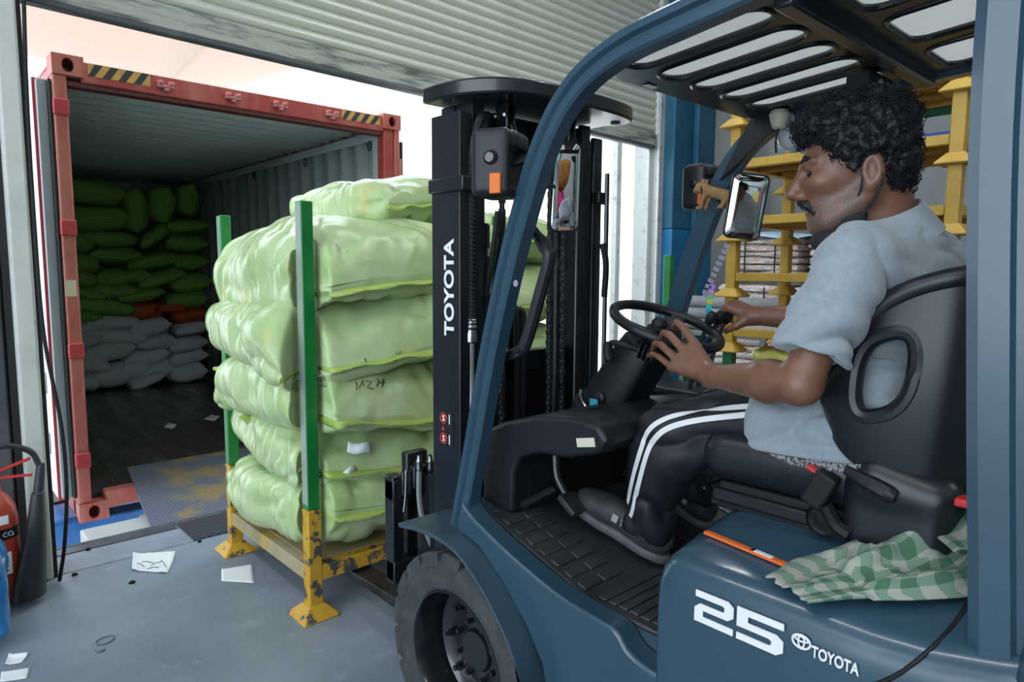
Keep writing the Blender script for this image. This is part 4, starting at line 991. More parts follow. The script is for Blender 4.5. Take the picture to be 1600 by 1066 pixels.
for i in range(53):
    s = i/52; d = min(s, 1-s)*tot_; p = pos_(s)
    path.append((p.x, p.y-.05*.6*min(1, d/.3), ztop_(d)+.012*min(1, d/.3)))
MB().tube(path, [.012]+[.021]*51+[.012], 12).build('seat_rim', 'seat_vinyl', sb)
pk = MB().box(1.58, 1.84, .262, .288, 1.08, 1.19).build('document_pocket', 'black_plastic', sb, bevel=.008)
MB().box(1.57, 1.85, .288, .30, 1.08, 1.42).build('back_panel', 'soft_black', sb, bevel=.006)
MB().bar((1.60, .274, 1.09), (1.66, .274, 1.32), .022, .010, up=(0, 1, 0)).build('blue_folder', M('folder_blue', (.01,.05,.45), .4), pk)
# ================================================================== sacks
def weave(name, col, col2, col3, rough=.4, vs=3.0, tl=0.0, wv=900):
    m = M(name, col, rough, col2=col2, vs=vs, vc=(.38,.68), col3=col3, vs3=5.5, vc3=(.55,.72), spec=.45)
    nt = m.node_tree; L = nt.links.new; b = nt.nodes['Principled BSDF']
    tc = nt.nodes.new('ShaderNodeTexCoord'); w1 = nt.nodes.new('ShaderNodeTexWave'); w1.inputs['Scale'].default_value = wv/6.28; w1.inputs['Distortion'].default_value = 1.5
    w2 = nt.nodes.new('ShaderNodeTexWave'); w2.bands_direction = 'Z'; w2.inputs['Scale'].default_value = wv/6.28; w2.inputs['Distortion'].default_value = 1.5
    L(tc.outputs['Object'], w1.inputs[0]); L(tc.outputs['Object'], w2.inputs[0])
    ad = nt.nodes.new('ShaderNodeMath'); ad.operation = 'ADD'; L(w1.outputs[1], ad.inputs[0]); L(w2.outputs[1], ad.inputs[1])
    nz_ = nt.nodes.new('ShaderNodeTexNoise'); nz_.noise_type = 'RIDGED_MULTIFRACTAL'; nz_.inputs['Scale'].default_value = 5.5; nz_.inputs['Detail'].default_value = 5; nz_.inputs['Distortion'].default_value = .8; L(tc.outputs['Object'], nz_.inputs[0])
    b1 = nt.nodes.new('ShaderNodeBump'); b1.inputs['Strength'].default_value = .75; b1.inputs['Distance'].default_value = .016; L(nz_.outputs[0], b1.inputs['Height'])
    b2 = nt.nodes.new('ShaderNodeBump'); b2.inputs['Strength'].default_value = .12; b2.inputs['Distance'].default_value = .002; L(ad.outputs[0], b2.inputs['Height']); L(b1.outputs[0], b2.inputs['Normal'])
    L(b2.outputs[0], b.inputs['Normal'])
    if tl:
        tr = nt.nodes.new('ShaderNodeBsdfTranslucent'); tr.inputs[0].default_value = (*col, 1); mx = nt.nodes.new('ShaderNodeMixShader'); mx.inputs[0].default_value = tl
        L(b.outputs[0], mx.inputs[1]); L(tr.outputs[0], mx.inputs[2]); L(mx.outputs[0], nt.nodes['Material Output'].inputs[0])
    return m
weave('sack_lime', (.52,.63,.36), (.38,.54,.22), (.56,.55,.24), .24)
weave('sack_hem', (.58,.74,.20), (.50,.68,.16), (.6,.7,.3), .35, tl=.35)
weave('sack_green', (.20,.40,.08), (.14,.30,.06), (.25,.40,.09), .55)
weave('sack_hem_green', (.30,.62,.10), (.22,.5,.07), (.35,.6,.1), .6)
weave('sack_grey', (.66,.70,.77), (.56,.60,.67), (.70,.73,.78), .65)
weave('sack_orange', (.50,.085,.02), (.38,.06,.016), (.55,.13,.03), .6)
def ridge(p, f, seed):
    n = noise.noise(Vector((p[0]*f+seed, p[1]*f-seed, p[2]*f+2*seed))); return (1-min(1, abs(n)*2.2))**2
def sack(name, c, wa, lb, hc, rot, seed, mat, hem_mat, nu=72, nv=56, wr=.018, lump=.02, droop=0.0, flap=.05, ends=(1, 1), sq=.62, ear=1.15, label=None, cat=None, group=None, parent=None, pin=None, notch=None, bend=0, twist=0):
    """tube-shaped filled bag: width wa (local x), length lb (local y), height hc; flat sewn hems at the y ends"""
    rng = random.Random(seed); rot = rot if isinstance(rot, Matrix) else Matrix.Rotation(rot, 3, 'Z'); c = Vector(c)
    rings = []
    for j in range(nv+1):
        v = -1+2*j/nv; v = math.copysign(abs(v)**.8, v); av = abs(v)
        pw = 5.0 if v < 0 else 4.0
        fz = max(1-av**pw, 0)**.5; fa = 1-.06*av**2+(ear-.94)*av**8
        if not (ends[0] if v < 0 else ends[1]): fa = .35+.65*max(1-av**5, 0)**.5
        ring = []
        for i in range(nu):
            t = 2*PI*i/nu; ca, sa = math.cos(t), math.sin(t)
            x = wa*fa*math.copysign(abs(ca)**sq, ca); z = hc*(fz+.012)*math.copysign(abs(sa)**sq, sa)
            y = lb*v*(1-.05*(ca*ca)*(1-av))
            q = Vector((x, y, z))
            k = Vector((x*1.0, y*1.0, z*1.0))
            e = min(1, (1-av)*6)+.15
            n1 = noise.noise(k*2.6+Vector((seed*3.1, 0, 0)))*lump*e+noise.noise(k*6+Vector((0, seed*1.3, 0)))*lump*.45*e
            # folds that fan out from the gathered ends, and short creases
            fold = ridge((x*2.2/(.25+av), y*.35, z*2.2), 3.2, seed*1.7)*wr*(.25+av**2)*min(1, (1-av)*9+.1)
            cre = ridge((x+.6*z, y*.8, z*1.2-.5*x), 3.0, seed*.9+7)*wr*.6*e
            nrm = Vector((x/wa**2, .25*y/lb**2, z/(hc**2)))
            if nrm.length > 0: nrm.normalize()
            q += nrm*(n1-fold-cre+wr*.3)
            q.z += droop*av**5+bend*(x/wa)**2+twist*(x/wa)*v
            if pin: q = pin(q)
            ring.append(q)
        rings.append(ring)
    mb = MB().loft(rings)
    def W3(p):
        q = c+rot @ p
        if notch:
            for (qx, qy) in notch:
                vd = Vector((qx, qy, 0)).normalized(); w = Vector((q.x-qx, q.y-qy, 0)); t = w.dot(vd); sd_ = abs(w.x*vd.y-w.y*vd.x)
                tm = .055-max(0, sd_-.040)*2.4
                if t < tm and sd_ < .11: q = q+vd*(tm-t)
        return q
    mb.v = [tuple(W3(Vector(p))) for p in mb.v]
    o = mb.build(name, mat, parent, smooth=180)
    if label: setp(o, label, cat, group)
    bw = wl(o) if parent is None else Vector()
    for s, en in zip((-1, 1), ends):
        if not en: continue
        n = 44; fl = MB(); vs = []
        base = rings[0 if s < 0 else -1]
        xs_ = sorted(p.x for p in base); x0, x1 = xs_[0]*1.04, xs_[-1]*1.04; zz = sum(p.z for p in base)/len(base); yy = sum(p.y for p in base)/len(base)
        for r_ in range(4):
            for i in range(n+1):
                u = i/n; x = x0+(x1-x0)*u; wob = noise.noise(Vector((u*5+seed, r_*.3, seed)))
                yo = s*(-.012+(flap*(.75+.5*noise.noise(Vector((u*2, seed, 3)))))*r_/3 + (.010*(i % 2) if r_ == 3 else 0))
                ex = 1+.06*r_/3
                vs.append(W3(Vector((x*ex, yy+yo, zz+wob*.022*(r_+.5)/3*2-abs(.016*r_/3)))))
        fl.add(vs, [(r_*(n+1)+i, r_*(n+1)+i+1, (r_+1)*(n+1)+i+1, (r_+1)*(n+1)+i) for r_ in range(3) for i in range(n)])
        h = fl.build('hem', hem_mat, None, smooth=180)
        h.data.transform(Matrix.Translation(wl(h))); h.location = (0, 0, 0); h.parent = o; h.matrix_parent_inverse = Matrix.Translation(-bw)
        m = h.modifiers.new('s', 'SOLIDIFY'); m.thickness = .003
    return o

# ------------------------------------------------------------------ post pallet with the load
M('pallet_yellow', (.62,.36,.03), .5, col2=(.50,.27,.025), vs=5, vc=(.4,.7), col3=(.07,.068,.068), vs3=13, vc3=(.53,.58), bump=.1)
M('pallet_worn', (.40,.34,.22), .6, col2=(.30,.24,.12), vs=6, col3=(.5,.33,.05), vs3=5, vc3=(.5,.7))
M('post_green', (.008,.20,.04), .4, col2=(.006,.15,.03), vs=6, coat=.3, col3=(.05,.06,.05), vs3=20, vc3=(.68,.76))
M('post_edge', (.30,.36,.32), .5)
def cone_foot(mb, x, y, z, r0=.085, r1=.036, h=.055):
    mb.loft([[(x+a*r, y+b*r, z+t) for a, b in ((-1,-1),(1,-1),(1,1),(-1,1))] for r, t in ((r0, 0), (r0, .008), (r1, h))])
PX0, PX1, PY0, PY1 = 1.267, 2.33, 2.66, 3.57
pa = thing('post_pallet', 'worn yellow steel post pallet with green corner posts on the forks', 'pallet', ((PX0+PX1)/2, (PY0+PY1)/2, 0))
for x in (PX0, PX1):
    for y in (PY0, PY1):
        mb = MB().box(x-.030, x+.030, y-.030, y+.030, .05, .475); cone_foot(mb, x, y, .0)
        mb.build('pallet_leg', 'pallet_yellow', pa, bevel=.005)
        gp_ = MB().box(x-.027, x+.027, y-.027, y+.027, .475, 1.775 if y == PY0 else 1.765).build('corner_post', 'post_green', pa, bevel=.005)
        MB().box(x-.0275, x-.0265, y-.024, y+.024, .50, 1.76).build('scuffed_face', 'post_edge' if (x, y) == (PX0, PY0) else 'post_green', gp_)
for y in (PY0, PY1): MB().box(PX0+.03, PX1-.03, y-.028, y+.028, .155, .222).build('deck_beam', 'pallet_yellow', pa, bevel=.004)
for x in (PX0, PX1): MB().box(x-.028, x+.028, PY0+.03, PY1-.03, .155, .222).build('deck_beam', 'pallet_worn', pa, bevel=.004)
MB().box(PX0+.02, PX1-.02, PY0+.02, PY1-.02, .205, .226).build('deck_plate', 'pallet_worn', pa)
G = 'lime sacks piled on the post pallet'
cyc = (PY0+PY1)/2
def LS(c, wa, lb, hc, yaw, seed, label, **k):
    tilt = k.pop('tilt', (0, 0))
    rot = Matrix.Rotation(R(yaw), 3, 'Z') @ Matrix.Rotation(R(tilt[0]), 3, 'X') @ Matrix.Rotation(R(tilt[1]), 3, 'Y')
    return sack('clothing_sack', c, wa, lb, hc, rot, seed, 'sack_lime', 'sack_hem', label=label, cat='sack', group=G, nu=130, nv=100, wr=k.pop('wr', .030), lump=k.pop('lump', .036), ear=.86, ends=k.pop('ends', (1, 0)), notch=[(PX0, PY0)], **k)
SK = {}
SK[1] = LS((1.70, cyc+.00, .395), .52, .54, .185, 2, 11, 'bottom lime sack of the pile resting on the pallet deck', tilt=(0, 2), droop=.03, bend=.015, twist=.04)
SK[2] = LS((1.68, cyc+.03, .665), .48, .53, .165, -3, 12, 'second lime sack from the bottom with a white paper tag', tilt=(2, 6), droop=-.05, twist=-.04)
SK[3] = LS((1.66, cyc-.01, .945), .52, .56, .19, 3, 23, 'third lime sack from the bottom with black handwriting', tilt=(-2, 5), droop=-.12, bend=-.03, twist=.04)
SK[4] = LS((1.64, cyc+.00, 1.245), .54, .56, .19, -4, 14, 'fourth lime sack up with its hem sagging over the handwritten one', tilt=(2, -6), droop=-.12, bend=.02, twist=-.05)
SK[5] = LS((1.68, cyc-.01, 1.545), .52, .54, .205, 3, 35, 'large lime sack lying on top of the pile behind the green post', tilt=(-2, -6), droop=-.09, bend=-.05, twist=.03)
SK[6] = LS((2.00, cyc+.20, 1.845), .36, .40, .14, 14, 16, 'crumpled shiny lime sack at the very top beside the mast', tilt=(0, -6))
SK[7] = LS((2.50, cyc+.02, .42), .38, .50, .16, -4, 17, 'lime sack at the far side of the bottom layer behind the mast', ends=(1, 1))
SK[8] = LS((2.50, cyc+.02, .74), .40, .50, .15, 5, 18, 'lime sack at the far side of the second layer behind the mast')
SK[9] = LS((2.50, cyc-.02, 1.05), .41, .52, .16, -3, 19, 'lime sack at the far side of the middle layer behind the mast')
SK[10] = LS((2.48, cyc-.03, 1.36), .44, .53, .16, 4, 20, 'lime sack with a frayed hem at the far side below the top layer', droop=-.04)
SK[11] = LS((2.54, cyc+.0, 1.66), .38, .48, .15, 0, 21, 'lime sack at the far side of the top layer behind the mast')
# tied corners that stick out of the pile
for k_, (pa_, X0, pb_, X1, r0) in {3: ((385, 590), 1.24, (334, 576), 1.13, .045), 2: ((395, 662), 1.25, (374, 652), 1.18, .025)}.items():
    a, b = at(*pa_, X=X0), at(*pb_, X=X1); pts = [a, a.lerp(b, .5)+Vector((0, 0, .012)), a.lerp(b, .8)+Vector((0, 0, .004)), b]
    h = MB().tube(smooth_path(pts, 4), [r0*(1-.80*min(1, i/11)) for i in range(13)], 10).build('tied_corner', 'sack_hem', None, smooth=180)
    h.data.transform(Matrix.Translation(wl(h))); h.location = (0, 0, 0); h.parent = SK[k_]; h.matrix_parent_inverse = Matrix.Translation(-wl(SK[k_]))
# surface finder for tags and handwriting
def hit(o, px, py):
    dg = bpy.context.evaluated_depsgraph_get(); 
    bm = bmesh.new(); bm.from_mesh(o.data); bm.transform(Matrix.Translation(wl(o))); t = BVHTree.FromBMesh(bm); bm.free()
    d = (at(px, py, Y=2.5)-CAMPOS).normalized(); r = t.ray_cast(CAMPOS, d)
    return (r[0], r[1]) if r[0] else (None, None)
M('paper', (.80,.83,.86), .6); M('ink', (.01,.012,.012), .6)
def strokes(o, pts_list, r, name='handwriting'):
    for pts in pts_list:
        P = []
        for px, py in pts:
            a, n = hit(o, px, py)
            if a is not None: P.append(a+n*.002)
        if len(P) > 1:
            h = MB().tube(P, r, 5).build(name, 'ink', None)
            h.data.transform(Matrix.Translation(wl(h))); h.location = (0, 0, 0); h.parent = o; h.matrix_parent_inverse = Matrix.Translation(-wl(o))
def tag(px, py, w, h, ang, o, label, bend=.01):
    a, n = hit(o, px, py)
    if a is None: a = at(px, py, Y=2.62); n = Vector((0, -1, 0))
    n = Vector((n.x*.3-.1, -1, .15)).normalized(); ux = Vector((0, 0, 1)).cross(n).normalized(); uy = n.cross(ux); ca, sa = math.cos(R(ang)), math.sin(R(ang))
    ux, uy = ux*ca+uy*sa, uy*ca-ux*sa; vs = []; k = 8
    for i in range(k+1):
        for j in range(3): u = i/k-.5; vs.append(a+n*(.006+bend*math.sin(u*5+1)*1.2)+ux*u*w+uy*((j/2-.5)*h+.006*math.sin(u*7)))
    t = MB().add(vs, [(i*3+j, (i+1)*3+j, (i+1)*3+j+1, i*3+j+1) for i in range(k) for j in range(2)]).build('paper_tag', 'paper', smooth=180)
    m = t.modifiers.new('s', 'SOLIDIFY'); m.thickness = .0008
    setp(t, label, 'tag', 'paper tags on the lime sacks')
strokes(SK[3], [[(557, 610), (556, 598), (561, 607), (566, 595), (568, 604)], [(572, 596), (580, 597), (573, 606), (583, 608)], [(588, 604), (592, 596), (588, 592), (596, 600), (599, 593)], [(600, 596), (596, 605)]], .0022)
strokes(SK[4], [[(570, 560), (572, 571)], [(612, 562), (614, 556)], [(619, 558), (620, 551)], [(624, 556), (625, 549)], [(606, 563), (611, 565)]], .002)
tag(562, 700, .11, .045, -12, SK[3], 'white paper tag tucked under the handwritten sack hem')
tag(540, 738, .10, .025, 14, SK[2], 'narrow pale tag lying on the second sack from the bottom')
tag(548, 602, .035, .06, 20, SK[4], 'small white tag at the sagging hem beside the handwriting')
# ------------------------------------------------------------------ sacks stowed at the far end of the container
def cs(cx, cy, w, h, ang, kind, k, lab):
    px, py = 100+cx*.338, 260+cy*.338; Yf = 9.05+.10*noise.noise(Vector((cx*.05, cy*.05, 3)))
    p = at(px, py, Y=Yf); sc = .338*(at(101, 300, Y=9)-at(100, 300, Y=9)).length
    hw = max(w*sc*.5, .10)*1.06; hh = max(h*sc*.5, .06)*1.28
    rot = Matrix.Rotation(R(-ang), 3, 'Y') @ Matrix.Rotation(R(90), 3, 'Z')    # bag axis lies along X, tilted by ang
    mat, hem = {'g': ('sack_green', 'sack_hem_green'), 'w': ('sack_grey', 'sack_grey'), 'o': ('sack_orange', 'sack_orange')}[kind]
    x = min(max(p.x, CX0+.10+hw*abs(math.cos(R(ang)))), CX1-.10-hw*abs(math.cos(R(ang)))) if hw < 1 else p.x
    y = Yf+.24
    # local: wa -> depth, lb -> along
    o = sack('stowed_sack', (x, y, max(p.z, CF+hh*.9)), .26, hw, hh, rot, 100+k, mat, hem, nu=36, nv=30, wr=.012, lump=.022, flap=.02, ear=1.0, sq=.75, label=lab, cat='sack', group={'g': 'green sacks stowed in the container', 'w': 'grey sacks stowed in the container', 'o': 'orange sacks stowed in the container'}[kind])
    # lengthwise seam along the face of the bag
    if kind == 'g':
        pts = []
        for i in range(9):
            u = -1+i/4; pts.append(Vector((-.262*(1-.30*abs(u)**3)-.004, u*hw*.97, -hh*.15+.02*math.sin(u*2.2+k))))
        pth = [Vector((x, y, max(p.z, CF+hh*.9)))+rot @ Vector((q.x, q.y, q.z)) for q in pts]
        s = MB().tube(pth, .009, 5).build('seam', hem, None); s.data.transform(Matrix.Translation(wl(s))); s.location = (0, 0, 0); s.parent = o; s.matrix_parent_inverse = Matrix.Translation(-wl(o))
G_ = [(140,115,290,115,0),(150,235,300,125,4),(335,205,235,115,88),(462,180,200,125,80),(588,155,180,110,86),(575,275,240,80,8),(215,330,260,80,-2),(425,320,200,70,38),(575,355,235,85,0),(75,345,130,95,-22),
      (245,410,260,85,0),(420,440,275,78,11),(590,440,190,88,3),(90,445,150,100,-18),(270,515,280,88,6),(455,520,260,85,16),(590,540,225,100,8),(90,520,130,80,-14),(230,575,265,70,0),(360,595,240,70,9),(570,620,225,85,4),(190,650,290,88,-9),(110,690,130,80,-9),(120,590,170,70,-9)]
O_ = [(375,672,190,85,5),(590,692,205,75,5),(500,655,160,65,0)]
W_ = [(230,725,265,78,-2),(400,748,210,95,11),(595,752,190,85,9),(110,748,140,78,13),(100,805,160,85,18),(265,795,255,78,-4),(430,818,210,78,4),(580,828,215,85,9),(200,862,285,100,9),(385,892,245,85,13),(580,888,215,85,7),(125,922,185,92,-13),(265,960,285,110,11),(430,950,205,92,18),(580,958,205,92,7),(110,1005,120,80,-9),(390,995,180,66,18)]
k = 0
def where(cx, cy): return ('left' if cx < 200 else 'middle' if cx < 450 else 'right')
ORD = ['first', 'second', 'third', 'fourth', 'fifth', 'sixth', 'seventh', 'eighth', 'ninth', 'tenth', 'eleventh', 'twelfth']
rowsG = ['topmost row under the roof', 'upper rows', 'rows at half height', 'lowest green row']
for lst, kd, nm in ((G_, 'g', 'dark green'), (O_, 'o', 'orange'), (W_, 'w', 'grey white')):
    for q in lst:
        k += 1
        if kd == 'g':
            if 60 < q[4] < 100: lab = 'dark green sack standing on end in the container, %s of the three upright ones' % ('left' if q[0] < 400 else 'middle' if q[0] < 520 else 'right')
            elif q[1] < 130: lab = 'topmost dark green sack lying at the left under the container roof'
            else:
                n = sum(1 for r in G_ if where(r[0], 0) == where(q[0], 0) and r[1] < q[1] and not 60 < r[4] < 100)
                lab = 'dark green sack lying in the %s third of the stow, %s from the roof' % (where(q[0], 0), ORD[n])
        elif kd == 'o': lab = 'rust orange sack between green and grey ones, %s of three' % ('leftmost' if q[0] < 450 else 'rightmost' if q[0] > 550 else 'middle')
        else:
            n = sum(1 for r in W_ if where(r[0], 0) == where(q[0], 0) and r[1] > q[1])
            lab = 'grey white sack in the %s third of the stow, %s from the container floor' % (where(q[0], 0), ORD[n])
        cs(*q, kd, k, lab)
# ================================================================== driver
M('skin', (.20,.092,.058), .40, col2=(.155,.068,.042), vs=18, vc=(.35,.7), sss=.15, bump=.06, bs=240)
M('hair', (.010,.010,.012), .5, spec=.35)
M('stubble', (.20,.095,.062), .5, col2=(.10,.085,.08), vs=220, vc=(.45,.54))
M('shirt_cloth', (.29,.335,.37), .85, col2=(.24,.28,.315), vs=60, vc=(.35,.7), sheen=.3, bump=.15, bs=420)
M('trouser', (.009,.010,.014), .5, col2=(.014,.016,.021), vs=30, spec=.35, bump=.05, bs=300)
M('mask_cloth', (.012,.013,.016), .8)
M('shoe_dark', (.020,.022,.024), .6, col2=(.04,.042,.045), vs=25); M('shoe_sole', (.10,.10,.105), .6, col2=(.06,.06,.065), vs=30)
M('eye_white', (.6,.56,.52), .2); M('eye_dark', (.012,.008,.006), .1)
pn = thing('person', 'seated driver in a grey shirt and black striped trousers gripping the steering wheel', 'person', (1.66, .62, 1.08))
V3 = lambda *a: np.array(a, float)
HO = V3(1.56, .588, 1.698); hy = R(25); hp_ = R(5); HS = 1.06
hf0 = V3(-math.sin(hy), math.cos(hy), 0); hu0 = V3(0, 0, 1)
hf = hf0*math.cos(hp_)-hu0*math.sin(hp_); hu = hu0*math.cos(hp_)+hf0*math.sin(hp_); hl = np.cross(hu, hf)
HR = np.stack([hf, hl, hu], 1)
def H(f, l, u): return HO+HR@(V3(f, l, u)*HS)
def hcap(p, a, b, ra, rb): return cap(p, H(*a), H(*b), ra*HS, rb*HS)
def hell(p, c, r): return ell(p, H(*c), V3(*r)*HS, HR)
def head(p):
    d = hell(p, (.014, 0, .060), (.092, .075, .088))                       # skull
    d = smin(d, hell(p, (.058, 0, .0), (.064, .058, .085)), .035)          # face
    d = smin(d, hell(p, (.062, 0, -.062), (.046, .047, .042)), .025)       # jaw
    d = smin(d, hell(p, (.088, 0, -.088), (.022, .024, .018)), .02)        # chin
    for s in (1, -1):
        d = smin(d, hcap(p, (.0, s*.058, -.035), (.07, s*.036, -.078), .018, .018), .025)   # jaw line
        d = smin(d, hell(p, (.082, s*.042, .0), (.026, .024, .02)), .02)   # cheekbone
        d = smax(d, -hell(p, (.116, s*.034, .024), (.018, .021, .013)), .012)               # eye socket
        d = smin(d, hell(p, (.0935, s*.033, .0265), (.0165, .0185, .0125)), .003)
        d = smax(d, -hell(p, (.112, s*.036, .0200), (.014, .0190, .0066)), .002)              # lids, opening
        d = smin(d, hcap(p, (.108, s*.012, .044), (.094, s*.052, .043), .0095, .007), .012) # brow
        d = smin(d, hell(p, (.120, s*.015, -.022), (.014, .011, .010)), .007)              # nostril wing
    d = smin(d, hcap(p, (.108, 0, .040), (.137, 0, -.010), .0095, .0135), .012)             # nose
    d = smin(d, hell(p, (.138, 0, -.015), (.0135, .0135, .011)), .006)
    d = smin(d, hell(p, (.107, 0, -.044), (.012, .025, .0075)), .006)      # lips
    d = smin(d, hell(p, (.103, 0, -.058), (.012, .022, .0075)), .006)
    d = smax(d, -hell(p, (.122, 0, -.051), (.012, .026, .0022)), .004)
    for s in (1, -1):                                                       # ears
        e = hell(p, (-.008, s*.078, .008), (.021, .0115, .036)); e = smin(e, hell(p, (.0, s*.074, -.022), (.011, .009, .014)), .008)
        e = smax(e, -hell(p, (-.003, s*.089, .008), (.0115, .008, .022)), .006); d = smin(d, e, .006)
    return d
NB = V3(1.60, .553, 1.585)
def neck(p): return smin(cap(p, H(-.022, 0, -.02), NB, .060, .066), cap(p, H(.02, 0, -.06), NB+V3(-.01, .05, -.02), .040, .05), .03)
SL, EL, WL_ = V3(1.435, .560, 1.525), V3(1.352, .612, 1.272), V3(*at(1112, 588, X=1.452))
SR, ER, WR = V3(1.865, .540, 1.525), V3(2.03, .775, 1.365), V3(*at(1176, 494, X=1.985))
def A(px, py, X): return V3(*at(px, py, X=X))
# left hand: knuckle, middle joint, end joint, tip for each finger
FL = [[A(1084, 536, 1.497), A(1068, 512, 1.520), A(1058, 504, 1.548), A(1052, 512, 1.575)],
      [A(1069, 548, 1.492), A(1047, 524, 1.520), A(1037, 520, 1.548), A(1031, 531, 1.572)],
      [A(1057, 561, 1.492), A(1033, 539, 1.520), A(1024, 537, 1.545), A(1020, 546, 1.568)],
      [A(1050, 574, 1.495), A(1030, 558, 1.518), A(1020, 553, 1.536), A(1014, 556, 1.554)]]
RL = [.0100, .0102, .0098, .0085]
TL = [A(1098, 572, 1.475), A(1092, 556, 1.515), A(1078, 545, 1.555), A(1064, 538, 1.580)]
FR_ = [[A(1136, 480, 1.965), A(1124, 492, 1.962), A(1119, 503, 1.966), A(1122, 511, 1.972)],
       [A(1143, 476, 1.985), A(1130, 484, 1.985), A(1124, 497, 1.988), A(1128, 507, 1.992)],
       [A(1150, 475, 2.005), A(1138, 481, 2.006), A(1131, 494, 2.008), A(1135, 505, 2.010)],
       [A(1157, 477, 2.022), A(1147, 483, 2.024), A(1140, 494, 2.025), A(1144, 503, 2.025)]]
TR_ = [A(1162, 502, 1.965), A(1150, 510, 1.950), A(1140, 514, 1.948), A(1134, 518, 1.952)]
def hand(p, W0, F, RR, T):
    d = None
    for f, r in zip(F, RR):
        q = cap(p, W0, f[0], .020, .0135); d = q if d is None else smin(d, q, .016)
    d = smin(d, cap(p, W0*.6+T[0]*.4, T[0], .018, .016), .014); d = smin(d, cap(p, T[0], T[1], .0155, .0125), .008)
    d = smin(d, cap(p, T[1], T[2], .0118, .0108), .003); d = smin(d, cap(p, T[2], T[3], .0108, .0085), .003)
    for f, r in zip(F, RR):
        g = smin(cap(p, f[0], f[1], r*1.18, r*1.02), cap(p, f[1], f[2], r, r*.93), .003); g = smin(g, cap(p, f[2], f[3], r*.92, r*.80), .003)
        d = smin(d, g, .0035)
    return d
def body(p):
    d = smin(head(p), neck(p), .03)
    t = ell(p, (1.655, .555, 1.40), (.13, .065, .14)); t = smin(t, cap(p, SL, SR, .036, .036), .05); t = smin(t, ell(p, (1.675, .61, 1.20), (.10, .08, .10)), .06)
    d = smin(d, t, .05)
    for S, E, Wp, F, RR, T in ((SL, EL, WL_, FL, RL, TL), (SR, ER, WR, FR_, [r*.95 for r in RL], TR_)):
        m_ = S+(E-S)*.62; d = smin(d, smin(cap(p, S, m_, .034, .036), cap(p, m_, E, .040, .043), .02), .02)
        mid = E+(Wp-E)*.30; a = smin(cap(p, E, mid, .041, .0445), cap(p, mid, Wp, .0445, .0265), .02); d = smin(d, a, .016)
        d = smin(d, hand(p, Wp, F, RR, T), .014)
    return d
bo = sdf_mesh(body, (1.28, .36, 1.02), (2.10, 1.20, 1.92), .0036, 'body', 'skin', pn, relax=1)
bo.data.materials.append(MATS['stubble'])
# short grey stubble on jaw and cheeks
cen = np.empty(len(bo.data.polygons)*3); bo.data.polygons.foreach_get('center', cen); cen = cen.reshape(-1, 3)
loc = (cen-HO)@HR/HS
mi = ((loc[:, 2] < -.028+.06*np.clip((.055-loc[:, 0])/.07, 0, 1)) & (loc[:, 2] > -.118) & (loc[:, 0] > .008) & (np.abs(loc[:, 1]) < .085) & ~((loc[:, 0] > .098) & (loc[:, 2] > -.064)))
bo.data.polygons.foreach_set('material_index', mi.astype(np.int32)); bo.data.update()
# eyes, brows, moustache
for s in (1, -1):
    c = Vector(H(.0930, s*.0335, .0215))
    e = MB().lathe([(1e-4, -.0150), (.008, -.0125), (.0125, -.007), (.0145, 0), (.0125, .007), (.008, .0125), (1e-4, .0150)], c, tuple(hf), 20).build('eyeball', 'eye_white', pn)
    gd = (Vector(hf)*.80+Vector(hl)*.52-Vector(hu)*.22).normalized(); gz = c+gd*.0142*HS
    MB().lathe([(1e-4, .0014), (.0060, .0004), (.0072, -.0025)], gz, tuple(gd), 18).build('iris', 'eye_dark', e)
def brows(p):
    d = None
    for s in (1, -1):
        q = smin(hcap(p, (.1165, s*.012, .046), (.1095, s*.036, .052), .0048, .0048), hcap(p, (.1095, s*.036, .052), (.094, s*.055, .045), .0045, .0022), .004); d = q if d is None else np.minimum(d, q)
    return d
hd_disp = lambda a, f: (lambda V, N: N*(nz3(V, f, 3)*a)[:, None])
sdf_mesh(brows, H(.1, 0, .05)-.09, H(.1, 0, .05)+.09, .0022, 'eyebrows', 'hair', pn, disp=hd_disp(.002, 260))
def tash(p):
    d = None
    for s in (1, -1):
        q = smin(hcap(p, (.119, s*.003, -.032), (.108, s*.022, -.040), .0095, .0105), hcap(p, (.108, s*.022, -.040), (.096, s*.034, -.060), .0100, .0055), .004); d = q if d is None else smin(d, q, .004)
    return d
sdf_mesh(tash, H(.1, 0, -.04)-.07, H(.1, 0, -.04)+.07, .0022, 'moustache', 'hair', pn, disp=hd_disp(.003, 240))
# curly hair
def hairf(p):
    d = hell(p, (.008, 0, .118), (.100, .092, .058))
    d = smin(d, hell(p, (.074, 0, .112), (.056, .076, .038)), .03)
    d = smin(d, hell(p, (-.036, 0, .066), (.060, .088, .088)), .03)
    d = smin(d, hell(p, (-.050, 0, .002), (.038, .064, .05)), .03)
    for s in (1, -1):
        d = smin(d, hell(p, (.012, s*.074, .078), (.066, .024, .045)), .02); d = smin(d, hell(p, (.024, s*.071, .038), (.014, .012, .028)), .012)
        d = smax(d, -hell(p, (-.006, s*.088, .004), (.024, .024, .036)), .01)
    return d
hr = sdf_mesh(hairf, H(-.02, 0, .08)-.24, H(-.02, 0, .08)+.24, .0045, 'hair', 'hair', pn, relax=1,
         disp=lambda V, N: N*((nz3(V, 45, 5)*.010+nz3(V, 95, 9)*.0075+nz3(V, 190, 2)*.004))[:, None])
hv = np.empty(len(hr.data.vertices)*3); hr.data.vertices.foreach_get('co', hv); hv = hv.reshape(-1, 3)
hn = np.empty(len(hr.data.vertices)*3); hr.data.vertices.foreach_get('normal', hn); hn = hn.reshape(-1, 3)
rng = random.Random(4); curls = MB()
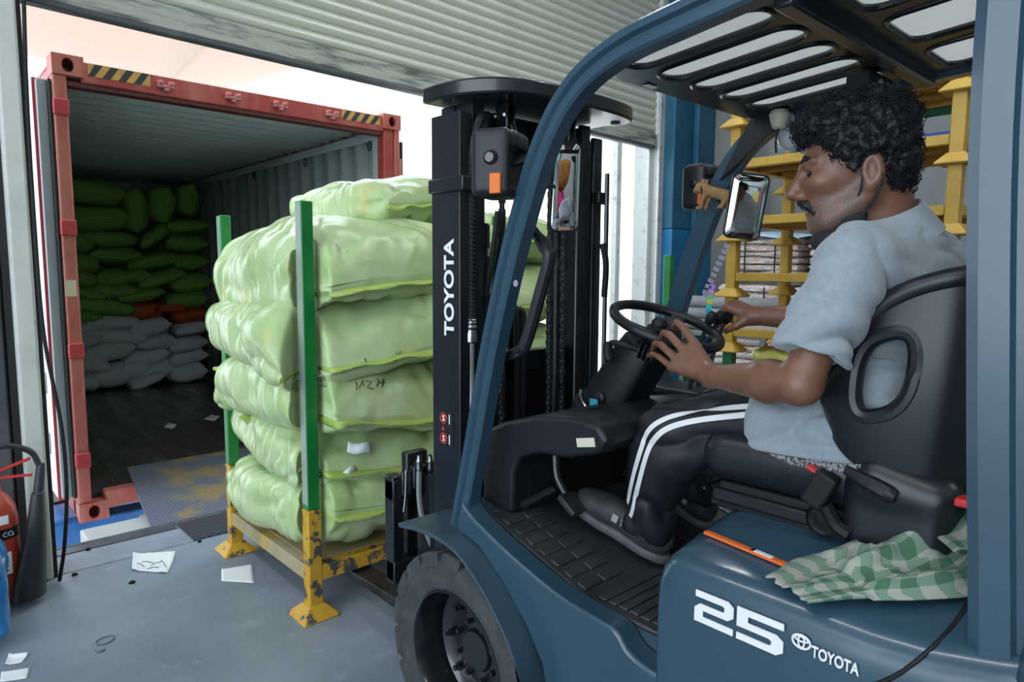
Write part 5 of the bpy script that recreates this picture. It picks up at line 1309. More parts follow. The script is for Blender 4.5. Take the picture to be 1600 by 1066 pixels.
for _ in range(2600):
    i = rng.randrange(len(hv)); 
    q = (hv[i]-HO)@HR/HS
    if q[2] < .02 and q[0] > -.03: continue
    b = Vector(hv[i]); n = Vector(hn[i]); t = n.orthogonal().normalized(); t = Matrix.Rotation(rng.uniform(0, 6.28), 3, n) @ t; w = n.cross(t)
    r = rng.uniform(.004, .008); L = rng.uniform(.006, .018); tr = rng.uniform(.6, 1.3)*2*PI; P = []
    for k in range(6):
        u = k/5; P.append(b+n*(L*u-.004)+t*(r*(math.cos(tr*u)-1))+w*(r*math.sin(tr*u)))
    curls.tube(P, [.0011]*5+[.0006], 3, cap=False)
curls.build('hair_curls', 'hair', pn, smooth=180)
# face mask pulled down under the chin
def maskf(p):
    o = hell(p, (.046, 0, -.112), (.052, .056, .032)); o = smin(o, hell(p, (.076, 0, -.117), (.030, .036, .020)), .02)
    o = smin(o, hell(p, (.030, .045, -.075), (.030, .014, .026)), .015); o = smin(o, hell(p, (.030, -.045, -.075), (.030, .014, .026)), .015)
    return o
mk_ = sdf_mesh(maskf, H(.05, 0, -.1)-.13, H(.05, 0, -.1)+.13, .004, 'face_mask', 'mask_cloth', pn, relax=1, disp=lambda V, N: N*(nz3(V, 40, 2)*.003)[:, None])
for s in (1, -1):
    MB().tube(smooth_path([H(.03, s*.060, -.065), H(.012, s*.073, -.02), H(.006, s*.081, .03), H(-.012, s*.086, .042)], 5), .0035, 6).build('mask_loop', 'mask_cloth', mk_)
    MB().tube(smooth_path([H(.012, s*.062, -.075), H(-.014, s*.078, -.035), H(-.022, s*.084, .0)], 5), .003, 6).build('mask_loop', 'mask_cloth', mk_)
# shirt
aL = (EL-SL)/np.linalg.norm(EL-SL); aR = (ER-SR)/np.linalg.norm(ER-SR)
def shirtf(p):
    t = ell(p, (1.655, .560, 1.415), (.208, .135, .20)); t = smin(t, cap(p, SL+V3(.03, -.01, -.01), SR+V3(-.03, -.01, -.01), .078, .078), .06)
    t = smin(t, ell(p, (1.67, .595, 1.225), (.186, .150, .165)), .07); t = smin(t, cap(p, NB+V3(0, -.01, -.03), NB+V3(0, .0, .0), .088, .074), .05)
    t = smin(t, rbox(p, (1.655, .635, 1.135), (.205, .17, .095), .06), .05)
    sL = cap(p, SL, EL, .070, .082); sL = smax(sL, (p-(SL+aL*.215))@aL, .006)
    sR = cap(p, SR, ER, .070, .078); sR = smax(sR, (p-(SR+aR*.22))@aR, .006)
    d = smin(smin(t, sL, .035), sR, .035)
    d = smax(d, 1.085-p[:, 2], .01)
    d = smax(d, -smin(cap(p, NB+V3(-.012, .01, -.005), H(-.01, 0, -.03), .066, .066), cap(p, H(.02, 0, -.06), NB+V3(-.01, .06, .0), .05, .05), .02), .008)
    return d
def shirt_disp(V, N):
    a = nz3(V, 5, 1)*.010
    u = V@V3(.55, .25, .80); w = V@V3(-.3, .9, .1)
    fold = np.array([ridge((x*.9, y*.30, 0), 11, 3.3) for x, y in zip(u, w)])**1.8
    near = np.exp(-((V-V3(1.43, .56, 1.40))**2).sum(1)/.018)+.8*np.exp(-((V-V3(1.55, .55, 1.22))**2).sum(1)/.03)+.25
    fine = np.array([ridge((x*.6+z, y, z*1.6), 7, 8.1) for x, y, z in V])
    return N*(a*.7-fold*.026*near-fine**1.8*.008+.004)[:, None]
sh = sdf_mesh(shirtf, (1.24, .34, 1.05), (2.14, .86, 1.72), .0065, 'shirt', 'shirt_cloth', pn, relax=2, disp=shirt_disp)
# collar
ax = Vector(H(-.015, 0, -.03)-NB).normalized(); ca = Vector((0, 1, 0)); ca = (ca-ax*ca.dot(ax)).normalized(); cb = ax.cross(ca); rings = []
for (r, h) in ((.098, -.022), (.088, .006), (.078, .038), (.073, .046), (.069, .040), (.070, .0)):
    ring = []
    for k in range(40):
        t = 2*PI*k/40; front = max(0, math.cos(t))**2
        ring.append(Vector(NB)+ax*(h-.045*front)+(ca*math.cos(t)*1.10+cb*math.sin(t))*(r*(1+.10*front)))
    rings.append(ring)
MB().loft(rings, cap=False, closed=False).build('collar', 'shirt_cloth', sh, smooth=60)
q = [at(1290, 605, X=1.48), at(1312, 655, X=1.48)]
# trousers
HL, KL, AL = V3(1.595, .66, 1.165), V3(1.535, 1.045, 1.048), V3(1.555, 1.135, .745)
HRr, KR, AR = V3(1.765, .66, 1.165), V3(1.90, 1.09, 1.055), V3(1.90, 1.20, .76)
dl_ = (AL-KL)/np.linalg.norm(AL-KL); dr_ = (AR-KR)/np.linalg.norm(AR-KR)
def trou(p):
    d = ell(p, (1.68, .62, 1.165), (.175, .165, .11))
    for Hh, K, Aa, dd in ((HL, KL, AL, dl_), (HRr, KR, AR, dr_)):
        t = smin(cap(p, Hh, K, .105, .088), cap(p, Hh+V3(0, .10, -.03), K+V3(0, -.04, -.05), .08, .06), .05)
        s_ = cap(p, K, Aa, .086, .073); s_ = smax(s_, (p-(Aa-dd*.005))@dd, .006)
        d = smin(d, smin(t, s_, .05), .05)
    return d
def trou_disp(V, N):
    f = np.array([ridge((x*2, y*.7+z*.5, z*1.3-y*.4), 5.5, 4.2) for x, y, z in V])
    f2 = np.array([ridge((x, y*2.2, z*.5), 6, 1.2) for x, y, z in V]); lo = np.exp(-((V[:, 2]-.80)/.07)**2)
    return N*(nz3(V, 7, 2)*.010-f*.020-f2*.014*lo+.004)[:, None]
tro = sdf_mesh(trou, (1.42, .44, .70), (2.05, 1.34, 1.32), .007, 'trousers', 'trouser', pn, relax=2, disp=trou_disp)
# white side stripes lying on the cloth
bm = bmesh.new(); bm.from_mesh(tro.data); TB = BVHTree.FromBMesh(bm); bm.free()
def stripe(pix, w):
    P = []
    for px, py in [(v.x, v.y) for v in smooth_path([(a, b, 0) for a, b in pix], 8)]:
        d = (at(px, py, X=1.5)-CAMPOS).normalized(); r = TB.ray_cast(CAMPOS, d)
        if r[0]: P.append((r[0], r[1]))
    vs = []; n = len(P)
    for i in range(n):
        t = (P[min(i+1, n-1)][0]-P[max(i-1, 0)][0]).normalized(); s_ = t.cross(P[i][1]).normalized(); off = P[i][1]*.0025
        for k in (-1, 0, 1):
            c = P[i][0]+s_*w*k*.5; r = TB.find_nearest(c); vs.append(r[0]+r[1]*.0025 if r[0] else c+off)
    MB().add(vs, [(i*3+k, (i+1)*3+k, (i+1)*3+k+1, i*3+k+1) for i in range(n-1) for k in (0, 1)]).build('side_stripe', M('stripe_white', (.68,.69,.70), .6), tro, smooth=180)
stripe([(1228, 632), (1150, 637), (1080, 645), (1040, 655), (1015, 672), (1003, 700), (990, 745), (978, 800)], .014)
stripe([(1228, 643), (1150, 650), (1085, 658), (1045, 669), (1024, 685), (1012, 708), (1000, 750), (986, 808)], .014)
# shoes
def shoe(heel, toe, nm):
    heel, toe = V3(*heel), V3(*toe); f = (toe-heel)/np.linalg.norm(toe-heel); sd = np.cross(f, V3(0, 0, 1)); sd /= np.linalg.norm(sd); up = np.cross(sd, f); L = np.linalg.norm(toe-heel); Rm = np.stack([f, sd, up], 1)
    P = lambda a, b, c: heel+f*a*L+sd*b+up*c
    def upper(p):
        d = smin(ell(p, P(.76, 0, .045), (L*.25, .046, .042), Rm), ell(p, P(.18, 0, .062), (L*.19, .037, .058), Rm), .04)
        d = smin(d, cap(p, P(.2, 0, .05), P(.62, 0, .058), .042, .042), .03); d = smin(d, cap(p, P(.22, 0, .07), P(.20, 0, .115), .04, .042), .02)
        return smax(d, -((p-P(0, 0, .018))@up), .006)
    def sole(p):
        d = smin(ell(p, P(.74, 0, .014), (L*.29, .053, .040), Rm), ell(p, P(.20, 0, .014), (L*.23, .041, .040), Rm), .06)
        d = smin(d, cap(p, P(.3, 0, .012), P(.6, 0, .012), .036, .04), .03)
        q = (p-heel)@up; return smax(smax(d, q-.026, .004), -.004-q, .004)
    u = sdf_mesh(upper, (heel+toe)/2-.24, (heel+toe)/2+.24, .0055, 'shoe', 'shoe_dark', pn, relax=1)
    s_ = sdf_mesh(sole, (heel+toe)/2-.24, (heel+toe)/2+.24, .0055, 'sole', 'shoe_sole', u, relax=1)
    for i in range(3):
        a = .40+.08*i
        MB().tube([P(a, .036, .060), P(a+.01, .02, .088-.004*i), P(a+.01, -.02, .088-.004*i), P(a, -.036, .060)], .004, 6).build('lace', 'shoe_sole', u)
    for i, a in enumerate((.30, .42, .52)):
        MB().obox(P(a, -.047, .062), (.010, .002, .012), Matrix(Rm.tolist())).build('shoe_patch', M('patch_grey', (.30,.31,.32), .4), u, bevel=.001)
shoe((1.575, 1.075, .672), (1.525, 1.375, .775), 'l')
shoe((1.91, 1.14, .665), (1.93, 1.42, .765), 'r')
# ================================================================== stack of empty post pallets on the right
M('rack_yellow', (.56,.35,.055), .45, col2=(.46,.27,.04), vs=6, vc=(.4,.7), col3=(.40,.36,.24), vs3=14, vc3=(.62,.74))
M('rack_under', (.42,.24,.03), .6, col2=(.30,.16,.025), vs=5)
M('rack_green', (.01,.16,.05), .45, col2=(.008,.11,.035), vs=6)
M('rack_blue', (.01,.05,.34), .45)
M('steel_grey', (.20,.22,.23), .5, metal=.4)
RX0, RX1, RYa, RYb = 3.43, 4.05, .92, 1.96
def unit(z, label, top=None, leg_mat='rack_yellow', cover=False):
    p = thing('empty_post_pallet', label, 'pallet', ((RX0+RX1)/2, (RYa+RYb)/2, z), 'empty post pallets stacked behind the driver')
    for x in (RX0, RX1):
        for y in (RYa, RYb):
            mb = MB().box(x-.028, x+.028, y-.028, y+.028, z+.03, z+.300); cone_foot(mb, x, y, z-.012, .072, .034, .05)
            mb.build('stub_leg', leg_mat, p, bevel=.004)
    zb = z+.075
    for x in (RX0, RX1): MB().box(x-.024, x+.024, RYa+.03, RYb-.03, zb, zb+.045).build('deck_beam', 'rack_yellow', p, bevel=.004)
    for y in (RYa, RYb): MB().box(RX0+.03, RX1-.03, y-.024, y+.024, zb, zb+.045).build('deck_beam', 'rack_yellow', p, bevel=.004)
    MB().box(RX0+.02, RX1-.02, RYa+.02, RYb-.02, zb+.030, zb+.036).build('deck_plate', 'rack_under', p)
    for i in range(2): MB().box(RX0+.2+.24*i, RX0+.24+.24*i, RYa+.03, RYb-.03, zb, zb+.029).build('deck_rib', 'rack_under', p)
    if cover: MB().box(RX0-.02, RX1, RYa, RYb-.05, zb+.046, zb+.062).build('cardboard_sheet', M('card', (.62,.52,.44), .8), p)
    return p
names = ['lowest', 'second', 'third', 'fourth', 'fifth', 'sixth', 'seventh', 'eighth']
# ground frame in green below
zs = [.163+.302*i for i in range(8)]
for i, z in enumerate(zs):
    unit(z, '%s yellow pallet from the floor in the stack behind the driver' % names[i], leg_mat='rack_yellow' if i != 2 else 'rack_green', cover=(i == 3))
gb = thing('green_base_frame', 'green steel base frame under the yellow pallet stack', 'frame', ((RX0+RX1)/2, (RYa+RYb)/2, 0))
for x in (RX0, RX1):
    for y in (RYa, RYb): MB().box(x-.035, x+.035, y-.035, y+.035, 0, .150).build('leg', 'rack_green', gb, bevel=.004)
for y in (RYa, RYb): MB().box(RX0+.03, RX1-.03, y-.03, y+.03, .04, .10).build('rail', 'rack_green', gb, bevel=.004)
for x in (RX0, RX1): MB().box(x-.03, x+.03, RYa+.03, RYb-.03, .04, .10).build('rail', 'rack_green', gb, bevel=.004)
# second stack further back: single posts seen past the first
def stack2(x0, y0, n, lab, zoff):
    for i in range(n):
        z = zoff+.302*i
        p = thing('empty_post_pallet', '%s pallet of the %s' % (names[i], lab), 'pallet', (x0+.35, y0+.45, z), 'empty post pallets in the second stack')
        for x in (x0, x0+.7):
            for y in (y0, y0+.9):
                mb = MB().box(x-.028, x+.028, y-.028, y+.028, z+.03, z+.300); cone_foot(mb, x, y, z-.012, .072, .034, .05); mb.build('stub_leg', 'rack_green' if i == n-2 else 'rack_yellow', p)
        for x in (x0, x0+.7): MB().box(x-.024, x+.024, y0+.03, y0+.87, z+.075, z+.12).build('deck_beam', 'rack_yellow', p)
        for y in (y0, y0+.9): MB().box(x0+.03, x0+.67, y-.024, y+.024, z+.075, z+.12).build('deck_beam', 'rack_yellow', p)
        MB().box(x0+.02, x0+.68, y0+.02, y0+.88, z+.105, z+.111).build('deck_plate', 'rack_under', p)
stack2(4.75, 1.10, 6, 'shorter yellow stack standing behind the tall one', .012)
# long rack with green and blue beams at the back
rk_ = thing('storage_rack', 'tall storage rack with green and blue beams behind the pallet stacks', 'rack', (6.6, 1.5, 0))
for y in (-1.2, .9, 3.0):
    for x in (6.2, 7.1): MB().box(x-.04, x+.04, y-.04, y+.04, 0, 4.2).build('upright', 'steel_grey', rk_, bevel=.004)
for z, m in ((2.92, 'rack_green'), (2.48, 'rack_blue'), (3.6, 'rack_green'), (1.25, 'rack_blue')):
    for x in (6.15, 7.15): MB().box(x-.025, x+.025, -1.2, 3.0, z, z+.11).build('beam', m, rk_, bevel=.004)
    MB().box(6.18, 7.12, -1.2, 3.0, z+.06, z+.085).build('shelf', 'steel_grey', rk_)
# ------------------------------------------------------------------ bales of pressed rags
def bale_mat():
    m = M('rag_layers', (.62,.56,.52), .85); nt = m.node_tree; L = nt.links.new
    tc = nt.nodes.new('ShaderNodeTexCoord'); w = nt.nodes.new('ShaderNodeTexNoise'); mp = nt.nodes.new('ShaderNodeMapping'); mp.inputs['Scale'].default_value = (1.2, 1.2, 9); w.inputs['Scale'].default_value = 3.2; w.inputs['Detail'].default_value = 3
    cr = nt.nodes.new('ShaderNodeValToRGB'); e = cr.color_ramp; e.interpolation = 'CONSTANT'
    cols = [(0, (.55,.50,.47)), (.36, (.50,.30,.28)), (.42, (.66,.63,.58)), (.47, (.20,.20,.21)), (.50, (.60,.52,.48)), (.55, (.56,.36,.33)), (.60, (.68,.65,.60)), (.66, (.30,.28,.27)), (.70, (.6,.56,.5))]
    e.elements[0].color = (*cols[0][1], 1); e.elements[1].position = cols[1][0]; e.elements[1].color = (*cols[1][1], 1)
    for p, c in cols[2:]: q = e.elements.new(p); q.color = (*c, 1)
    L(tc.outputs['Object'], mp.inputs[0]); L(mp.outputs[0], w.inputs['Vector']); L(w.outputs[0], cr.inputs[0]); L(cr.outputs[0], nt.nodes['Principled BSDF'].inputs['Base Color'])
bale_mat()
def bale(x, y, z, w, d, h, seed, lab, n=7):
    b = thing('rag_bale', lab, 'bale', (x+w/2, y+d/2, z), 'strapped rag bales behind the pallet stack')
    for i in range(n):
        z0 = z+h*i/n; z1 = z+h*(i+1)/n; ring = []; N = 40
        def outline(zz, k):
            out = []
            for q in range(N):
                t = 2*PI*q/N; c_, s_ = math.cos(t), math.sin(t); e = 1/max(abs(c_), abs(s_))**.9
                px, py = x+w/2+c_*e*w*.49, y+d/2+s_*e*d*.49; nn = noise.noise(Vector((px*4, py*4, seed+i*1.7)))*.04
                out.append(Vector((px+c_*nn*k, py+s_*nn*k, zz+.022*noise.noise(Vector((px*3.5, py*3.5, seed+round(zz*50))))))) 
            return out
        rings = [[(x+w/2+(p.x-x-w/2)*.93, y+d/2+(p.y-y-d/2)*.93, p.z) for p in outline(z0+.004, 1)], outline(z0+(z1-z0)*.3, 1), outline(z0+(z1-z0)*.7, 1.1), [(x+w/2+(p.x-x-w/2)*.93, y+d/2+(p.y-y-d/2)*.93, p.z) for p in outline(z1-.004, 1)]]
        MB().loft(rings).build('rag_layer', 'rag_layers', b, smooth=60)
    for k in (.3, .7):
        yy = y+d*k; MB().bar((x-.012, yy, z+.02), (x-.012, yy, z+h-.02), .012, .004, up=(1, 0, 0)).build('strap', 'soft_black', b)
r3 = random.Random(8); pos_n = ['nearest the blue pillar', 'second from the blue pillar', 'third from the blue pillar', 'fourth from the blue pillar']
lev = ['bottom', 'second', 'third', 'top']
for j in range(3):
    for i in range(4):
        bale(5.45+.05*r3.random(), 2.62-.72*i, .46*j+.01, .75, .69, .45, i*7+j*3, 'pale pink striped rag bale in the %s row, %s' % (lev[j], pos_n[i]))
for i in range(2): bale(5.5, 2.55-.74*i, 1.40, .7, .68, .38, i*5+40, 'pale rag bale in the top row, %s' % pos_n[i])
# blue-white sheet over the top bales, grey rolls, yellow plastic bag
sh_ = MB().loft([[(5.44, y, 1.79+.02*math.sin(y*9)), (5.7, y, 1.83+.02*math.sin(y*7)), (6.1, y, 1.82), (6.2, y, 1.78)] for y in np.linspace(1.85, 3.2, 14)], cap=False, wrap=False).build('plastic_sheet', M('blue_sheet', (.25,.50,.72), .3, col2=(.7,.76,.8), vs=5), smooth=180)
m = sh_.modifiers.new('s', 'SOLIDIFY'); m.thickness = .006
setp(sh_, 'blue and white plastic sheet over the top rag bales', 'sheet')
for i in range(3):
    o = MB().tube([(4.6, 2.15+.02*i, 1.235+.09*(i == 2)), (4.62, 3.1, 1.235+.09*(i == 2))] if False else [(4.52+.0*i, 2.2, 1.10+.085*i), (4.56, 3.15, 1.10+.085*i)], .043, 14).build('fabric_roll', M('roll_grey', (.30,.31,.33), .7, col2=(.22,.23,.25), vs=8))
    setp(o, '%s grey fabric roll lying on the trestle beside the blue pillar' % ('bottom', 'middle', 'top')[i], 'roll', 'grey fabric rolls')
tt = thing('trestle', 'grey trestle holding the fabric rolls beside the blue pillar', 'trestle', (4.54, 2.7, 0))
MB().box(4.42, 4.68, 2.25, 3.1, 1.02, 1.055).build('top', 'steel_grey', tt, bevel=.004)
for x in (4.44, 4.66):
    for y in (2.28, 3.07): MB().box(x-.02, x+.02, y-.02, y+.02, 0, 1.02).build('leg', 'steel_grey', tt, bevel=.003)
M('yellow_film', (.62,.60,.10), .25, col2=(.70,.66,.28), vs=9, coat=.5)
yb = sdf_mesh(lambda p: smin(rbox(p, (3.74, 1.48, 1.035), (.25, .40, .042), .04), ell(p, (3.7, 1.7, 1.05), (.18, .2, .04)), .03), (3.4, .95, .95), (4.05, 2.0, 1.12), .014, 'plastic_bag', 'yellow_film', None, relax=1,
     disp=lambda V, N: N*(nz3(V, 9, 3)*.012-np.array([ridge(v, 8, 2.) for v in V])*.012)[:, None])
setp(yb, 'crumpled yellow plastic bag lying in the pallet stack', 'bag')
for i, (px, z1, nm) in enumerate(((1045, 1.62, 'nearer'), (1081, 1.70, 'farther'))):
    a = at(px, 420, Y=3.15-.1*i)
    o = MB().box(a.x-.03, a.x+.03, a.y-.03, a.y+.03, 0, z1).build('green_post', 'post_green', bevel=.005)
    setp(o, 'loose green steel post leaning by the blue pillar, the %s of two' % nm, 'post')

# ================================================================== things by the left jamb
M('ext_red', (.40,.035,.02), .4, col2=(.30,.05,.02), vs=6, vc=(.4,.7), col3=(.25,.10,.06), vs3=12, vc3=(.58,.72))
M('horn_black', (.022,.025,.028), .5, col2=(.05,.055,.06), vs=30, vc=(.55,.8))
ex, ey = at(2, 905, Z=0).x-.025, 3.66
fe = thing('fire_extinguisher', 'red carbon dioxide fire extinguisher with black horn by the door jamb', 'extinguisher', (ex, ey, 0))
cyl = MB().lathe([(0, .02), (.07, .02), (.078, .035), (.078, .40), (.070, .455), (.045, .50), (.026, .52), (.026, .545), (0, .545)], (ex, ey, 0), 'z', 40).build('cylinder', 'ext_red', fe)
vv = MB().lathe([(0, 0), (.022, 0), (.022, .05), (.012, .055), (0, .055)], (ex, ey, .545), 'z', 16).build('valve', M('brass', (.45,.30,.08), .35, metal=.9), fe)
MB().bar((ex-.02, ey-.02, .60), (ex+.13, ey-.05, .655), .020, .012).build('lever', 'red_vinyl', fe, bevel=.003)
MB().bar((ex-.02, ey-.02, .585), (ex+.135, ey-.05, .580), .020, .010).build('carry_handle', 'red_vinyl', fe, bevel=.003)
MB().tube(smooth_path([(ex, ey-.02, .575), (ex-.03, ey-.05, .66), (ex+.03, ey-.07, .73), (ex+.13, ey-.06, .69), (ex+.165, ey-.055, .61)], 8), .0125, 10).build('hose', 'horn_black', fe)
hn_ = MB().loft([[(ex+.165+a*w-dx, ey-.055+b*w, z) for a, b in [(math.cos(2*PI*k/20), math.sin(2*PI*k/20)) for k in range(20)]] for z, w, dx in ((.625, .014, -.004), (.60, .018, 0), (.50, .021, .012), (.495, .026, .014), (.30, .042, .035), (.06, .066, .072), (.035, .068, .075), (.03, .06, .075))]).build('horn', 'horn_black', fe)
def on_cyl(z0, z1, a0, a1, mat, name, par, r=.0785):
    n = 10; vs = []
    for i in range(n+1):
        a = R(a0+(a1-a0)*i/n)
        for z in (z0, z1): vs.append((ex+r*math.cos(a), ey+r*math.sin(a), z))
    MB().add(vs, [(2*i, 2*i+2, 2*i+3, 2*i+1) for i in range(n)]).build(name, mat, par, smooth=60)
on_cyl(.315, .365, -150, -20, 'soft_black', 'black_band', cyl); on_cyl(.385, .425, -140, -62, 'paper', 'info_label', cyl); on_cyl(.16, .26, -140, -60, 'paper', 'instruction_label', cyl)
M('label_print', (.15,.16,.18), .6)
for z in (.175, .195, .215, .235): on_cyl(z, z+.007, -120, -70, 'label_print', 'label_line', cyl, .0789)
t_ = text_mesh('CO', 'band_lettering', 'white_vinyl', cyl, (ex+.012, ey-.0805, .330), (.93, .36, 0), (0, 0, 1), .020, .001)
t_ = text_mesh('2', 'band_lettering', 'white_vinyl', cyl, (ex+.047, ey-.0655, .328), (.85, .52, 0), (0, 0, 1), .010, .001)
# hanging black cable
cp = [at(36, -40, Y=3.80), at(42, 150, Y=3.80), at(53, 340, Y=3.80), at(68, 520, Y=3.78), at(95, 660, Y=3.77), at(104, 760, Y=3.76), at(101, 850, Y=3.72), at(93, 908, Z=.012)]
o = MB().tube(smooth_path(cp, 8), .0085, 8).build('hanging_cable', 'soft_black'); setp(o, 'black cable hanging down the door jamb to the floor', 'cable')
# blue plastic wrapped bundle at the left edge
bx = at(-18, 1000, Z=0)
bw_ = sdf_mesh(lambda p: smin(rbox(p, (bx.x-.10, bx.y+.02, .22), (.17, .20, .20), .07), ell(p, (bx.x-.02, bx.y, .30), (.10, .16, .12)), .05), (bx.x-.36, bx.y-.3, -.02), (bx.x+.2, bx.y+.35, .52), .016, 'wrapped_bundle', M('blue_film', (.01,.13,.42), .25, col2=(.02,.22,.55), vs=8, coat=.5), None, relax=1,
     disp=lambda V, N: N*(-np.array([ridge(v, 7, 5.) for v in V])*.02+nz3(V, 14, 2)*.01)[:, None])
setp(bw_, 'bundle wrapped in blue plastic film at the left edge of the floor', 'bundle')
# papers and litter on the floor
def floor_sheet(pix, name, lab, cat, curl, mat='paper', n=10, z=.003):
    q = [at(px, py, Z=z) for px, py in pix]; vs = []
    for i in range(n+1):
        for j in range(n+1):
            u, v = i/n, j/n; p = q[0].lerp(q[1], u).lerp(q[3].lerp(q[2], u), v)
            p.z = z+curl*max(0, u-.55)**2*3+curl*max(0, .25-v)**2*5+abs(noise.noise(Vector((u*4, v*4, curl*90))))*curl*.35; vs.append(p)
    o = MB().add(vs, [(i*(n+1)+j, (i+1)*(n+1)+j, (i+1)*(n+1)+j+1, i*(n+1)+j+1) for i in range(n) for j in range(n)]).build(name, mat, smooth=180)
    m = o.modifiers.new('s', 'SOLIDIFY'); m.thickness = .0012; m.offset = 1
    setp(o, lab, cat, 'litter on the floor'); return o
fp = floor_sheet([(206, 892), (208, 872), (274, 868), (262, 896)], 'paper_sheet', 'curled white paper with grey writing on the floor near the dock edge', 'paper', .035)
for k, (a, b) in enumerate((((215, 880), (226, 886)), ((222, 878), (240, 880)), ((236, 884), (252, 878)), ((252, 876), (260, 886)), ((230, 889), (248, 887)))):
    pa_, pb_ = at(*a, Z=.022), at(*b, Z=.022)
    h = MB().tube([pa_, pa_.lerp(pb_, .5)+Vector((0, 0, .004)), pb_], .0022, 5).build('handwriting', M('pencil', (.12,.13,.14), .7), None); h.data.transform(Matrix.Translation(wl(h))); h.location = (0, 0, 0); h.parent = fp; h.matrix_parent_inverse = Matrix.Translation(-wl(fp))
floor_sheet([(346, 908), (346, 891), (394, 883), (397, 911)], 'paper_sheet', 'flat white paper on the floor beside the yellow pallet foot', 'paper', .006)
floor_sheet([(0, 1066), (2, 1052), (46, 1045), (42, 1060)], 'paper_sheet', 'white paper scrap at the bottom left corner of the floor', 'paper', .006)
floor_sheet([(8, 1040), (14, 1028), (44, 1024), (34, 1036)], 'cardboard_scrap', 'torn pale cardboard scrap beside the blue bundle', 'scrap', .02)
floor_sheet([(256, 668), (262, 662), (276, 664), (270, 670)], 'paper_scrap', 'tiny white scrap on the dark container floor', 'scrap', .01, z=.056, n=4)
floor_sheet([(318, 655), (330, 649), (344, 651), (334, 658)], 'paper_scrap', 'larger white scrap on the container floor by the pallet', 'scrap', .01, z=.056, n=4)
for nm, pts, r in (('band_loop', [(154, 1008), (150, 1003), (160, 997), (175, 993), (178, 998), (168, 1005), (154, 1008)], .0025), ('band_scrap', [(148, 1016), (155, 1019), (164, 1015)], .003)):
    P = [at(*q, Z=.004) for q in pts]; o = MB().tube(smooth_path(P, 5), r, 6).build(nm, 'label_print'); setp(o, 'loop of dark packing band on the open floor' if nm == 'band_loop' else 'short end of packing band below the loop on the floor', 'band', 'litter on the floor')
for i, (px, py, s) in enumerate(((207, 912, .014), (72, 908, .013), (116, 900, .013), (138, 860, .011), (312, 848, .010))):
    c = at(px, py, Z=0); o = MB().loft([[(c.x+s*r*math.cos(a)*(1+.3*math.sin(3*a+i)), c.y+s*r*.6*math.sin(a), .001+h) for a in np.linspace(0, 2*PI, 9, endpoint=False)] for r, h in ((1, 0), (.9, .008), (.4, .014))]).build('debris_chip', 'soft_black', smooth=60)
    setp(o, ('dark chip on the open floor below the curled paper', 'dark chip at the foot of the cream jamb', 'dark chip beside the end of the hanging cable', 'small chip on the dock edge near the container', 'small chip on the dark tread plate')[i], 'debris', 'litter on the floor')

# ================================================================== small things on the forklift
# checked cloth
def check_mat():
    m = M('check_cloth', (.5,.55,.48), .9, bump=.2, bs=300); nt = m.node_tree; L = nt.links.new; tc = nt.nodes.new('ShaderNodeTexCoord')
    sx = nt.nodes.new('ShaderNodeSeparateXYZ'); L(tc.outputs['UV'], sx.inputs[0]); outs = []
    for k in (0, 1):
        a = nt.nodes.new('ShaderNodeMath'); a.operation = 'MODULO'; L(sx.outputs[k], a.inputs[0]); a.inputs[1].default_value = 1.0
        b = nt.nodes.new('ShaderNodeMath'); b.operation = 'GREATER_THAN'; L(a.outputs[0], b.inputs[0]); b.inputs[1].default_value = .5; outs.append(b)
    ad = nt.nodes.new('ShaderNodeMath'); ad.operation = 'ADD'; L(outs[0].outputs[0], ad.inputs[0]); L(outs[1].outputs[0], ad.inputs[1])
    hv_ = nt.nodes.new('ShaderNodeMath'); hv_.operation = 'MULTIPLY'; hv_.inputs[1].default_value = .5; L(ad.outputs[0], hv_.inputs[0])
    cr = nt.nodes.new('ShaderNodeValToRGB'); e = cr.color_ramp; e.interpolation = 'CONSTANT'; e.elements[0].color = (.34,.35,.31,1); e.elements[1].position = .75; e.elements[1].color = (.06,.14,.09,1); q = e.elements.new(.25); q.color = (.16,.25,.185,1)
    L(hv_.outputs[0], cr.inputs[0]); L(cr.outputs[0], nt.nodes['Principled BSDF'].inputs['Base Color'])
check_mat()
